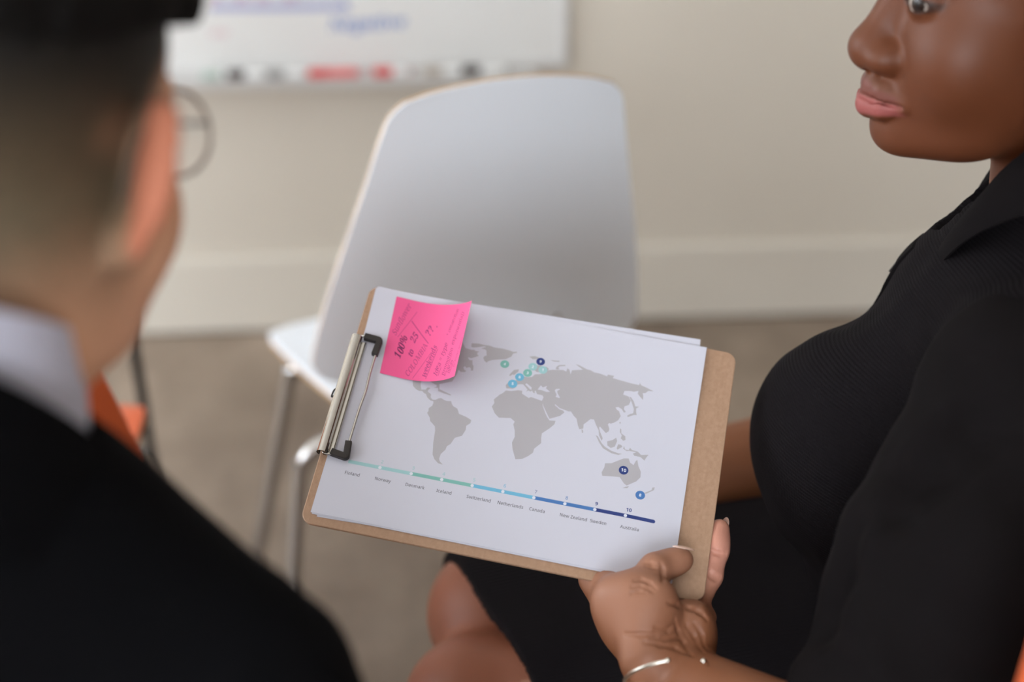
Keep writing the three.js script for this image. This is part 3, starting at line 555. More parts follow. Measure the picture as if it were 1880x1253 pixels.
function eyeball(parent, matrix, x, gaze) {
  const r = 0.0126, g = new THREE.SphereGeometry(r, 64, 48), p = g.attributes.position, c = new Float32Array(p.count * 3), n = V(0, 0, 0);
  for (let i = 0; i < p.count; i++) {
    n.fromBufferAttribute(p, i).normalize(); const a = Math.acos(Math.min(1, n.dot(gaze))) * r;
    const k = a < 0.0024 ? lin(8, 6, 5) : a < 0.0060 ? lin(34, 20, 13) : a < 0.0066 ? lin(24, 16, 12) : lin(196, 180, 168); c[i * 3] = k.r; c[i * 3 + 1] = k.g; c[i * 3 + 2] = k.b;
  }
  g.setAttribute('color', new THREE.BufferAttribute(c, 3)); g.translate(x, 0, EYEZ).applyMatrix4(matrix);
  worldPart('eye', g, new THREE.MeshPhysicalMaterial({ vertexColors: true, roughness: 0.3, clearcoat: 0.15, clearcoatRoughness: 0.05 }), parent, 'white eyeball with dark brown iris');
}
const mixc = (a, b, t) => a.clone().lerp(b, Math.min(1, Math.max(0, t)));
const inside = (p, lo, hi) => p.x > lo.x && p.x < hi.x && p.y > lo.y && p.y < hi.y && p.z > lo.z && p.z < hi.z;
const boxAround = (pts, m) => { const b = new THREE.Box3().setFromPoints(pts); return [b.min.subScalar(m), b.max.addScalar(m)]; };
// woven cloth with a fine raised grain
const weave = dataTexture(128, (u, v) => { const a = Math.sin(u * Math.PI * 2 * 8), b = Math.sin(v * Math.PI * 2 * 8), n = 0.5 + 0.32 * Math.max(a * a * 0.4 + b * 0.6, -0.6) + 0.12 * (rnd() - 0.5); return [n, n, n]; });
weave.repeat.set(42, 42);
const plainWeave = dataTexture(128, (u, v) => { const n = 0.5 + 0.2 * Math.sin(u * 2 * Math.PI * 24) * Math.sin(v * 2 * Math.PI * 24) + 0.3 * (rnd() - 0.5); return [n, n, n]; });
plainWeave.repeat.set(24, 24);
M.dress = new THREE.MeshPhysicalMaterial({ color: lin(19, 16, 18), roughness: 0.9, specularIntensity: 0.16, sheen: 0.04, sheenColor: lin(120, 105, 115), sheenRoughness: 0.5, bumpMap: weave, bumpScale: 0.0009 });
M.sleeve = new THREE.MeshPhysicalMaterial({ color: lin(18, 15, 16), roughness: 0.9, specularIntensity: 0.15, sheen: 0.04, sheenColor: lin(120, 105, 112), sheenRoughness: 0.5, bumpMap: plainWeave, bumpScale: 0.0002 });
M.suit = new THREE.MeshPhysicalMaterial({ color: lin(9, 9, 11), roughness: 0.95, specularIntensity: 0.1, bumpMap: plainWeave, bumpScale: 0.0002 });
M.shirt = std(lin(188, 190, 207), 0.8, { bumpMap: plainWeave, bumpScale: 0.0001 });
M.leather = std(lin(24, 20, 19), 0.35);

// ---------------------------------------------------------------- the woman
let braceletLine;
const woman = thing('person', 'woman in a black dress sitting in profile, holding the clipboard in her left hand', 'person', V(0.36, 0, -1.05));
{
  const yaw = 7 * Math.PI / 180, F = V(-Math.cos(yaw), 0, Math.sin(yaw)), U = V(0, 1, 0), X = V(0, 0, 0).crossVectors(U, F);
  const HM = new THREE.Matrix4().makeBasis(X, U, F).setPosition(0.3585, 1.152, -1.03), HI = HM.clone().invert();
  const head = headField({ wide: 1.02, cheek: 1.06, nose: 1.14, lips: 1.12, ear: 0, flare: 0.3 });
  const B = new Field(0.03);
  B.sub(head, HM, V(0.3585, 1.152, -1.03), 0.17, 0.02);
  const neckTop = V(0, -0.07, -0.056).applyMatrix4(HM);
  const turn = 28 * Math.PI / 180, TF = V(-Math.cos(turn), 0, -Math.sin(turn)), TL = V(-Math.sin(turn), 0, Math.cos(turn)), TO = V(0.438, 0, -1.03);
  const tor = (l, y, f) => TO.clone().addScaledVector(TL, l).addScaledVector(TF, f).setY(y - 0.028 * smooth(0.6, 0.8, y));
  const TRot = new THREE.Matrix4().makeBasis(TF.clone().negate(), V(0, 1, 0), TL);   // ellipsoid radii: depth, height, breadth
  B.cone(neckTop, tor(0, 0.95, 0), 0.048, 0.060, 0.025);
  B.ell(tor(0, 0.84, 0), [0.10, 0.16, 0.15], 0.03, TRot); B.ell(tor(0, 0.65, 0.03), [0.12, 0.14, 0.14], 0.03, TRot); B.ell(tor(0, 0.56, 0), [0.13, 0.085, 0.16], 0.03, TRot);
  B.cone(tor(0.14, 0.945, 0), tor(-0.14, 0.945, 0), 0.045, 0.045);
  const arms = new Field(0.012);
  // left arm and the hand that holds the board
  const wrist = atBoard(1222, 1250, -0.010), elbow = V(0.267, 0.70, -0.685);
  const fore = elbow.clone().sub(wrist).normalize();
  const S0 = tor(0.165, 0.94, 0);
  arms.cone(S0, elbow, 0.042, 0.044, 0.02);
  // forearm: oval, made of two tapered rods side by side
  const acrossW = V(0, 0, 0).crossVectors(fore, FWD).normalize();
  const side = (p, a) => p.clone().addScaledVector(acrossW, a);
  arms.cone(side(wrist, 0.010), side(elbow, 0.012), 0.0205, 0.034, 0.02); arms.cone(side(wrist, -0.010), side(elbow, -0.012), 0.0205, 0.034, 0.02);
  const b = (px, py, n) => atBoard(px, py, n / 1000);
  const im = b(1098, 1062, -19), mm = b(1152, 1082, -24), rm = b(1214, 1102, -25), pm = b(1268, 1122, -20);
  for (const [p, r] of [[im, 0.0135], [mm, 0.0135], [rm, 0.013], [pm, 0.0125]]) arms.cone(wrist.clone().lerp(p, 0.12), p, 0.0185, r, 0.014);
  arms.chain([im, b(1112, 985, -15), b(1118, 930, -12.5), b(1124, 885, -11.5)], [0.0105, 0.0092, 0.0084, 0.0074], 0.004);
  arms.chain([mm, b(1170, 990, -16), b(1182, 920, -12.5), b(1190, 870, -11.5)], [0.0108, 0.0095, 0.0086, 0.0076], 0.004);
  arms.chain([rm, b(1240, 1020, -17), b(1254, 952, -13), b(1262, 905, -11.5)], [0.0105, 0.0092, 0.0084, 0.0074], 0.004);
  const pinky = [pm, b(1303, 1058, -15), b(1316, 1012, -11), b(1321, 972, -9)];
  arms.chain(pinky, [0.0112, 0.0097, 0.0091, 0.0078], 0.004);
  arms.ell(b(1316, 992, -9.5), [0.0085, 0.0085, 0.0105], 0.006);
  arms.ell(b(1276, 1174, -10), [0.0150, 0.030, 0.0185], 0.02, [0, 0, -0.06]); arms.ell(b(1252, 1162, -13), [0.018, 0.023, 0.012], 0.014); arms.ell(b(1252, 1134, -20), [0.026, 0.010, 0.011], 0.008);      // heel of the hand, little-finger side
  // thumb: ball, metacarpal, two phalanges lying over the board
  const cmc = b(1190, 1200, 6), mcp = b(1164, 1092, 19), ip = b(1204, 1046, 16), tip = b(1250, 1028, 9.5);
  arms.chain([cmc, mcp], [0.022, 0.0175], 0.014);
  arms.ell(b(1192, 1125, 12), [0.0205, 0.029, 0.021], 0.012, [0, 0, -0.35]);
  arms.ell(b(1140, 1135, -4), [0.019, 0.034, 0.018], 0.016, [0, 0, 0.38]);
  arms.chain([mcp, ip, tip], [0.0150, 0.0118, 0.0085], 0.006);
  arms.ell(b(1232, 1034, 12), [0.016, 0.0105, 0.0098], 0.006, [0, 0, 0.28]);
  arms.cone(im, b(1130, 1100, 4), 0.010, 0.014, 0.014);                           // web between thumb and index finger
  // creases
  // each point is brought onto the skin along the line of sight first, then a shallow groove is cut
  const onSkin = ([px, py]) => { const o = V(0, EYE, 0), d = at(px, py, 1).sub(o).normalize(); let t = 0.9; for (let i = 0; i < 200 && t < 1.25; i++) { const p = o.clone().addScaledVector(d, t), s = arms.d(p.x, p.y, p.z); if (s < 0.0002) return p; t += Math.max(0.0003, s * 0.7); } return null; };
  const creases = [];
  const crease = (pts, r = 0.0010, k = 0.003) => { const q = pts.map(onSkin).filter(Boolean); if (q.length > 1) creases.push([q, r, k]); };
  crease([[1304, 1010], [1312, 1015], [1322, 1018], [1333, 1018]]); crease([[1300, 1046], [1306, 1054], [1314, 1058], [1323, 1058]], 0.0011); crease([[1299, 1054], [1306, 1061], [1314, 1064], [1321, 1064]], 0.0008);
  crease([[1214, 1037], [1217, 1046], [1218, 1056], [1216, 1068]], 0.0013); crease([[1188, 1040], [1197, 1041], [1207, 1044]], 0.0007); crease([[1186, 1034], [1196, 1034], [1206, 1037]], 0.0006);
  crease([[1166, 1066], [1178, 1064], [1192, 1070], [1203, 1081]], 0.0011); crease([[1162, 1078], [1176, 1076], [1190, 1080], [1198, 1086]], 0.0009); crease([[1160, 1090], [1172, 1086], [1184, 1088]], 0.0007);
 
  crease([[1228, 1109], [1246, 1112], [1266, 1116], [1284, 1124], [1298, 1138]], 0.0013); crease([[1240, 1138], [1246, 1158], [1256, 1180], [1270, 1204]], 0.0012); crease([[1262, 1150], [1276, 1170], [1290, 1196]], 0.0008); crease([[1276, 1146], [1288, 1166], [1297, 1190]], 0.0008);
  crease([[1148, 1165], [1176, 1166], [1204, 1165], [1226, 1158], [1237, 1146]], 0.0011); crease([[1196, 1173], [1220, 1175], [1246, 1171]], 0.0010); crease([[1184, 1180], [1212, 1184], [1240, 1190], [1262, 1200]], 0.0010); crease([[1204, 1153], [1222, 1156]], 0.0008);
  for (const [q, r, k] of creases) arms.chain(q, q.map((_, i) => i === 0 || i === q.length - 1 ? r * 0.4 : r), k, true);
  // right arm resting along the thigh behind the board
  const S1 = tor(-0.165, 0.94, 0), E1 = V(0.40, 0.632, -1.255), W1 = V(0.15, 0.612, -1.215);
  arms.chain([S1, E1, W1], [0.055, 0.047, 0.029], 0.02); arms.cone(V(0.33, 0.63, -1.25), V(0.2, 0.612, -1.225), 0.047, 0.04, 0.02);
  simpleHand(arms, W1, V(-1, -0.14, 0.12), V(0, -1, 0), V(0, 0.1, 1), 0.95, 0.2);
  const all = [S0, elbow, S1, E1, W1, V(-0.1, 0.6, -1.2)]; const ab = boxAround(all, 0.12);
  B.add((x, y, z) => arms.d(x, y, z), ab[0].clone().lerp(ab[1], 0.5), ab[0].distanceTo(ab[1]) / 2, 0.02);
  // legs
  const legs = new Field(0.045), KN = V(-0.030, 0.480, -1.03), KF = V(-0.012, 0.499, -1.15);
  legs.cone(tor(0.085, 0.535, 0.04), KN, 0.085, 0.060); legs.cone(tor(-0.085, 0.54, 0.04), KF, 0.085, 0.060);
  for (const [k, ank] of [[KN, V(-0.02, 0.085, -0.99)], [KF, V(-0.05, 0.085, -1.2)]]) {
    legs.ell(k.clone().add(V(-0.014, -0.004, 0)), [0.052, 0.056, 0.05], 0.03);
    legs.cone(k.clone().add(V(0, -0.03, 0)), ank, 0.054, 0.034); legs.ell(k.clone().lerp(ank, 0.36).add(V(0.03, 0, 0)), [0.038, 0.1, 0.045], 0.03);
    legs.chain([ank.clone().add(V(0.02, -0.03, 0)), ank.clone().add(V(-0.09, -0.055, 0)), ank.clone().add(V(-0.14, -0.06, 0))], [0.034, 0.028, 0.02], 0.02);
  }
  const lb = boxAround([V(0.4, 0.55, -1.17), V(-0.2, 0, -0.98)], 0.1);
  B.add((x, y, z) => legs.d(x, y, z), lb[0].clone().lerp(lb[1], 0.5), lb[0].distanceTo(lb[1]) / 2, 0.03);

  // skin tones
  const skin = lin(94, 51, 29), palm = lin(155, 108, 85), pad = lin(198, 138, 119), lip = lin(142, 76, 72), lipUp = lin(104, 57, 47), dark = lin(26, 16, 12), legTone = lin(127, 74, 52);
  const armSkin = lin(124, 75, 47);
  const q = V(0, 0, 0), wristDir = wrist.clone().sub(elbow).normalize();
  const color = (x, y, z, nx, ny, nz) => {
    q.set(x, y, z);
    if (y > 1.0) {
      q.applyMatrix4(HI);
      let c = skin.clone();
      const ax = Math.abs(q.x);
      if (q.z > 0.06) {
        // lips: above and below the mouth line
        const w = 1 - smooth(0.024, 0.032, ax), mid = -0.0757 - 0.05 * ax;
        const lo = smooth(-0.0915, -0.0885, q.y - 0.18 * ax) * (1 - smooth(mid - 0.0008, mid + 0.0004, q.y)) * w, up = smooth(mid - 0.0004, mid + 0.0008, q.y) * (1 - smooth(-0.0635, -0.0605, q.y + 0.32 * ax)) * w;
        c.lerp(lip, lo); c.lerp(lipUp, up);
        const bx = (ax - 0.031) / 0.021, by = (q.y - 0.024 + 0.003 * bx * bx) / 0.0042; if (Math.abs(bx) < 1) c.lerp(dark, 0.85 * (1 - smooth(0.6, 1.1, Math.abs(by))));
        // lash lines round the lids
        const ex = (ax - 0.031) / 0.0152, ey = (q.y + 0.0008) / 0.0068, er = ex * ex + ey * ey; if (er < 1.35) c.lerp(dark, (q.y > 0 ? 0.95 : 0.75) * (1 - smooth(0.95, 1.35, er)));
      }
      return c;
    }
    if (z > -0.99 && y < 0.86 && x < 0.3) {                  // left hand: paler palm and pads
      const t = q.clone().sub(wrist).dot(wristDir);
      const n = nx * BN.x + ny * BN.y + nz * BN.z, c = mixc(armSkin, palm, smooth(-0.1, 0.5, n) * smooth(-0.03, 0.03, t)), pd = q.distanceTo(pinky[2]);
      return c.lerp(pad, (1 - smooth(0.006, 0.05, pd)) * smooth(-0.3, 0.5, n));
    }
    return y < 0.6 ? legTone : armSkin;
  };
  const bodyF = (x, y, z) => B.d(x, y, z);
  const hb = [V(0.20, 0.985, -1.16), V(0.49, 1.33, -0.90)];
  const handPts = [b(1060, 860, -20), b(1345, 1260, -20), b(1100, 1250, 40), wrist.clone().addScaledVector(fore, 0.09)], hd = boxAround(handPts, 0.035);
  const shrink = (bx, m) => [bx[0].clone().addScalar(m), bx[1].clone().subScalar(m)];
  const hbS = shrink(hb, 0.0075), hdS = shrink(hd, 0.0075);
  const g1 = meshField(bodyF, hb[0], hb[1], 0.0019, { color });
  const g2 = meshField(bodyF, hd[0], hd[1], 0.0012, { color });
  const legBox = [V(-0.26, -0.01, -1.32), V(0.14, 0.62, -0.88)];
  const g4 = meshField(bodyF, legBox[0], legBox[1], 0.005, { color });
  const lbS = shrink(legBox, 0.0075);
  const skip = (x, y, z) => { q.set(x, y, z); return inside(q, ...hbS) || inside(q, ...hdS) || inside(q, ...lbS); };
  const g3 = meshField(bodyF, V(-0.12, 0.38, -1.42), V(0.58, 1.02, -0.62), 0.0065, { color, skip });
  worldPart('body', mergeGeometries([g1, g2, g3, g4]), skinMaterial(0.5, 0.7), woman);
  eyeball(woman, HM, 0.031, V(0.62, -0.10, 1).normalize()); eyeball(woman, HM, -0.031, V(0.62, -0.10, 1).normalize());

  // hair, drawn back into a bun
  const H = new Field(0.02); H.ell(V(0, 0.048, -0.016), [0.083, 0.1, 0.104]); H.ell(V(0, 0.06, -0.125), [0.05, 0.05, 0.045], 0.02);
  const hair = meshField((x, y, z) => Math.max(H.d(x, y, z) + 0.002 * noise3(x * 90, y * 160, z * 60), (z + 0.042 - 1.3 * y) / 1.64), V(-0.1, -0.05, -0.19), V(0.1, 0.17, 0.11), 0.004).applyMatrix4(HM);
  worldPart('hair', hair, std(lin(22, 16, 14), 0.55), woman);

  // the dress: bodice, two sleeves, skirt, collar
  const uvBody = (x, y, z) => [x * 0.8 + z * 0.45, y + x * 0.35];
  const D = new Field(0.03);
  D.ell(tor(0, 0.845, 0), [0.125, 0.160, 0.178], 0.03, TRot); D.ell(tor(0.075, 0.80, 0.118), [0.098, 0.105, 0.095], 0.05, TRot); D.ell(tor(-0.07, 0.765, 0.085), [0.094, 0.10, 0.092], 0.06, TRot);
  D.ell(tor(0, 0.895, 0.055), [0.066, 0.080, 0.115], 0.05, TRot); D.cone(tor(0.145, 0.945, 0), tor(-0.145, 0.945, 0), 0.056, 0.056, 0.04);
  D.ell(tor(0, 0.66, 0.03), [0.145, 0.15, 0.165], 0.06, TRot);
  D.cone(tor(0, 0.98, 0), tor(0, 0.94, 0), 0.078, 0.10, 0.05);
  const neckCut = new Field(0).cone(neckTop, tor(0, 0.96, 0), 0.064, 0.066).cone(tor(0, 1.02, 0), tor(0, 1.0, 0.09), 0.05, 0.03);
  const foldB = (x, y, z) => 0.004 * noise3(x * 14 + 3, y * 9, z * 14) + 0.0015 * noise3(x * 40, y * 30, z * 40 + 7);
  const bod = (x, y, z) => { const d = D.d(x, y, z) + foldB(x, y, z); return y > 0.9 ? Math.max(d, -neckCut.d(x, y, z)) : d; };
  worldPart('bodice', meshField(bod, V(0.12, 0.5, -1.3), V(0.64, 1.08, -0.78), 0.0042, { uv: uvBody }), M.dress, woman);
  for (const [s, e, w, far] of [[tor(0.172, 0.935, 0.0), V(0.266, 0.715, -0.712), wrist.clone().lerp(elbow, 0.60), 0], [tor(-0.172, 0.935, 0), V(0.425, 0.71, -1.24), V(0.42, 0.69, -1.245), 1]]) {
    const S = new Field(0.03), dir = w.clone().sub(e).normalize();
    S.chain([s, s.clone().lerp(e, 0.55), e, w], far ? [0.068, 0.07, 0.068, 0.066] : [0.066, 0.086, 0.082, 0.052], 0.03);
    const inner = new Field(0.03).chain([e, w.clone().addScaledVector(dir, 0.1)], far ? [0.06, 0.06] : [0.058, 0.04], 0.02);
    if (!far) {                                             // gathered folds at the armhole and across the sleeve
      const hit = ([px, py]) => { const o = V(0, EYE, 0), v = at(px, py, 1).sub(o).normalize(); let u = 0.7; for (let i = 0; i < 300 && u < 1.3; i++) { const p = o.clone().addScaledVector(v, u), q = S.d(p.x, p.y, p.z); if (q < 0.0005) return p; u += Math.max(0.0005, q * 0.7); } return null; };
      for (const [pts, r, k] of [[[[1585, 690], [1560, 750], [1540, 800], [1530, 850]], 0.005, 0.014], [[[1535, 850], [1565, 795], [1615, 755], [1680, 742]], 0.005, 0.014], [[[1860, 770], [1780, 790], [1710, 850], [1650, 930]], 0.005, 0.03], [[[1560, 980], [1540, 1060], [1500, 1150]], 0.005, 0.03]]) {
        const q = pts.map(hit).filter(Boolean); if (q.length > 1) S.chain(q, q.map((_, i) => i === 0 || i === q.length - 1 ? r * 0.3 : r), k, true);
      }
    }
    const f = (x, y, z) => {
      const t = (x - w.x) * dir.x + (y - w.y) * dir.y + (z - w.z) * dir.z;
      const al = (y - s.y) / (e.y - s.y);
      const d = S.d(x, y, z) + 0.007 * noise3(x * 11 + y * 8, y * 20 + z * 9, z * 11 + 5) * smooth(0, 0.5, al) + 0.003 * noise3(x * 26, y * 34 + x * 20, z * 26);
      return Math.max(d, t - 0.004, -Math.max(inner.d(x, y, z), -t - 0.03));
    };
    const bb = boxAround([s, e, w], 0.11);
    worldPart('sleeve', meshField(f, bb[0], bb[1], 0.0036, { uv: (x, y, z) => [x + z, y] }), M.sleeve, woman);
  }
  const K = new Field(0.07);
  K.ell(tor(0, 0.575, 0), [0.15, 0.115, 0.185], 0.07, TRot); K.cone(tor(0.085, 0.535, 0.04), KN.clone().add(V(0.02, 0.004, 0)), 0.100, 0.078, 0.07); K.cone(tor(-0.085, 0.54, 0.04), KF.clone().add(V(0.0, 0.002, 0)), 0.118, 0.075, 0.07);
  const Ki = new Field(0.07); Ki.cone(tor(0.085, 0.535, 0.04), KN, 0.090, 0.067, 0.07); Ki.cone(tor(-0.085, 0.54, 0.04), KF, 0.092, 0.065, 0.07);
  const skirt = (x, y, z) => {
    const hem = (0.012 + 0.43 * (z + 1.0) + 0.06 * (0.5 - y) - x) / 1.09, d = K.d(x, y, z) + 0.0025 * noise3(x * 12, y * 16, z * 16 + 9);
    return Math.max(d, hem, -Math.max(Ki.d(x, y, z), -hem - 0.05));
  };
  worldPart('skirt', meshField(skirt, V(-0.14, 0.36, -1.33), V(0.64, 0.72, -0.80), 0.0042, { uv: (x, y, z) => [x * 0.75 - z * 0.5, z * 0.5 - y + x * 0.25] }), M.dress, woman);
  const ringC = TO;
  const col = (a, t) => {
    const an = lerp(-2.98, 2.98, a) + Math.PI, m = Math.abs(Math.PI - Math.abs(((an % (2 * Math.PI)) + 2 * Math.PI) % (2 * Math.PI)));   // m: 0 at the back, pi in front
    const fr = Math.PI - m, r = 0.068 + 0.032 * Math.abs(Math.sin(fr)) ** 1.5 + t * (0.026 + 0.012 * Math.sin(t * 3)), yt = 0.992 + 0.118 * smooth(0.2, 1.75, fr);
    const wv = 0.004 * Math.sin(an * 5 + 1) * t;
    return tor(Math.sin(an) * (r + wv), yt - t * (0.050 + 0.014 * (1 - smooth(0, 0.7, fr))) + 0.006 * Math.sin(t * Math.PI), Math.cos(an) * (r + wv));
  };
  worldPart('collar', sheet(96, 10, (a, t) => col(a, t), 0.0022, (a, t) => { const p = col(a, t); return V(p.x - ringC.x, 0.04, p.z - ringC.z).normalize(); }), M.sleeve, woman);
  // button placket down the front, laid on the bodice
  const onFront = (l, y, out) => { let f = 0.34; for (let i = 0; i < 400; i++) { const p = tor(l, y, f), q = bod(p.x, p.y, p.z); if (q < 0.0005) break; f -= Math.max(0.0005, q * 0.6); } return tor(l, y, f + out); };
  worldPart('placket', sheet(6, 40, (a, t) => onFront(lerp(-0.017, 0.017, 1 - a), lerp(0.70, 0.958, t), 0.0022 + 0.0008 * Math.sin(t * 23)), 0.0045, TF), M.sleeve, woman);
  for (let i = 0; i < 3; i++) worldPart('button', new THREE.CylinderGeometry(0.0055, 0.0055, 0.0025, 20).rotateZ(Math.PI / 2 - 0.5).rotateY(-turn).translate(...onFront(0, 0.93 - i * 0.055, 0.0026).toArray()), M.leather, woman);
  for (const [k, z] of [[V(-0.02, 0, -0.99), -0.99], [V(-0.05, 0, -1.2), -1.2]]) {
    const s = new Field(0.02); s.chain([k.clone().add(V(0.02, 0.045, 0)), k.clone().add(V(-0.09, 0.034, 0)), k.clone().add(V(-0.15, 0.03, 0))], [0.042, 0.038, 0.03], 0.02);
    worldPart('shoe', meshField((x, y, zz) => Math.max(s.d(x, y, zz), 0.001 - y, y - 0.075), k.clone().add(V(-0.22, -0.01, -0.08)), k.clone().add(V(0.1, 0.1, 0.08)), 0.005), M.leather, woman);
  }
  // nails
  const nailM = new THREE.MeshPhysicalMaterial({ color: lin(232, 196, 180), roughness: 0.25, clearcoat: 0.6 });
  const nail = (p, along, up, s) => { const z = up.clone().normalize(), x = along.clone().addScaledVector(z, -along.dot(z)).normalize(), y = V(0, 0, 0).crossVectors(z, x); return new THREE.SphereGeometry(1, 24, 16, 0, Math.PI * 2, 0, Math.PI / 2).rotateX(Math.PI / 2).scale(...s).applyMatrix4(new THREE.Matrix4().makeBasis(x, y, z).setPosition(p)); };
  const reach = (p, n) => { const q = p.clone().addScaledVector(n, 0.03); for (let i = 0; i < 300 && arms.d(q.x, q.y, q.z) > -0.0002; i++) q.addScaledVector(n, -0.0002); return q; };
  const nailUp = BY.clone().multiplyScalar(0.9).addScaledVector(BN, 0.45).normalize();
  worldPart('fingernail', nail(reach(tip.clone().addScaledVector(tip.clone().sub(ip).normalize(), 0.0005), nailUp), tip.clone().sub(ip), nailUp, [0.0098, 0.0066, 0.0020]), nailM, woman, 'pale thumbnail');
  worldPart('fingernail', nail(b(1330, 966, -12), pinky[3].clone().sub(pinky[2]), BX.clone().multiplyScalar(0.9).addScaledVector(BN, -0.6), [0.0075, 0.0048, 0.002]), nailM, woman, 'pale nail of the little finger');

  // her bracelet: an open bangle lying on the wrist
  const bd = 1.022, bl = at(1147, 1250, bd), br = at(1299, 1226, bd), bc = bl.clone().lerp(br, 0.5), bx = br.clone().sub(bl).multiplyScalar(0.5), by = UPV.clone().multiplyScalar(0.0150).addScaledVector(FWD, -0.0235);
  const arcPts = []; for (let i = 0; i <= 48; i++) { const a = lerp(1.62, 2 * Math.PI + 0.56, i / 48); arcPts.push(bc.clone().addScaledVector(bx, Math.cos(a)).addScaledVector(by, Math.sin(a))); }
  braceletLine = arcPts;
}
const bangle = thing('bracelet', 'thin silver open bangle on the woman\'s left wrist', 'bracelet', braceletLine[24].clone());
worldPart('bangle', tube(braceletLine, 0.0014, 96, 12), new THREE.MeshStandardMaterial({ color: lin(226, 220, 208), metalness: 1, roughness: 0.25 }), bangle);
for (const e of [0, 48]) worldPart('end_ball', new THREE.SphereGeometry(0.0021, 18, 12).translate(...braceletLine[e].toArray()), new THREE.MeshStandardMaterial({ color: lin(226, 220, 208), metalness: 1, roughness: 0.25 }), bangle);
const seatOfWoman = whiteChair.clone(); seatOfWoman.name = numbered('shell_chair'); scene.add(seatOfWoman);
seatOfWoman.traverse((o) => { if (o.material === M.whiteLaminate || o.name === 'backrest_edge') { o.material = M.orangeLaminate; delete o.userData.label; } });
seatOfWoman.userData = { label: 'orange shell chair on which the woman in the black dress sits', category: 'chair' };
seatOfWoman.position.set(0.375, 0, -1.05); seatOfWoman.rotation.y = 55 * Math.PI / 180;
const nearChair = seatOfWoman.clone(); nearChair.name = numbered('shell_chair'); scene.add(nearChair);
nearChair.userData = { label: 'orange shell chair by the woman\'s elbow, only a back corner in view', category: 'chair' };
nearChair.position.set(0.424, 0, -0.375); nearChair.rotation.y = Math.PI;

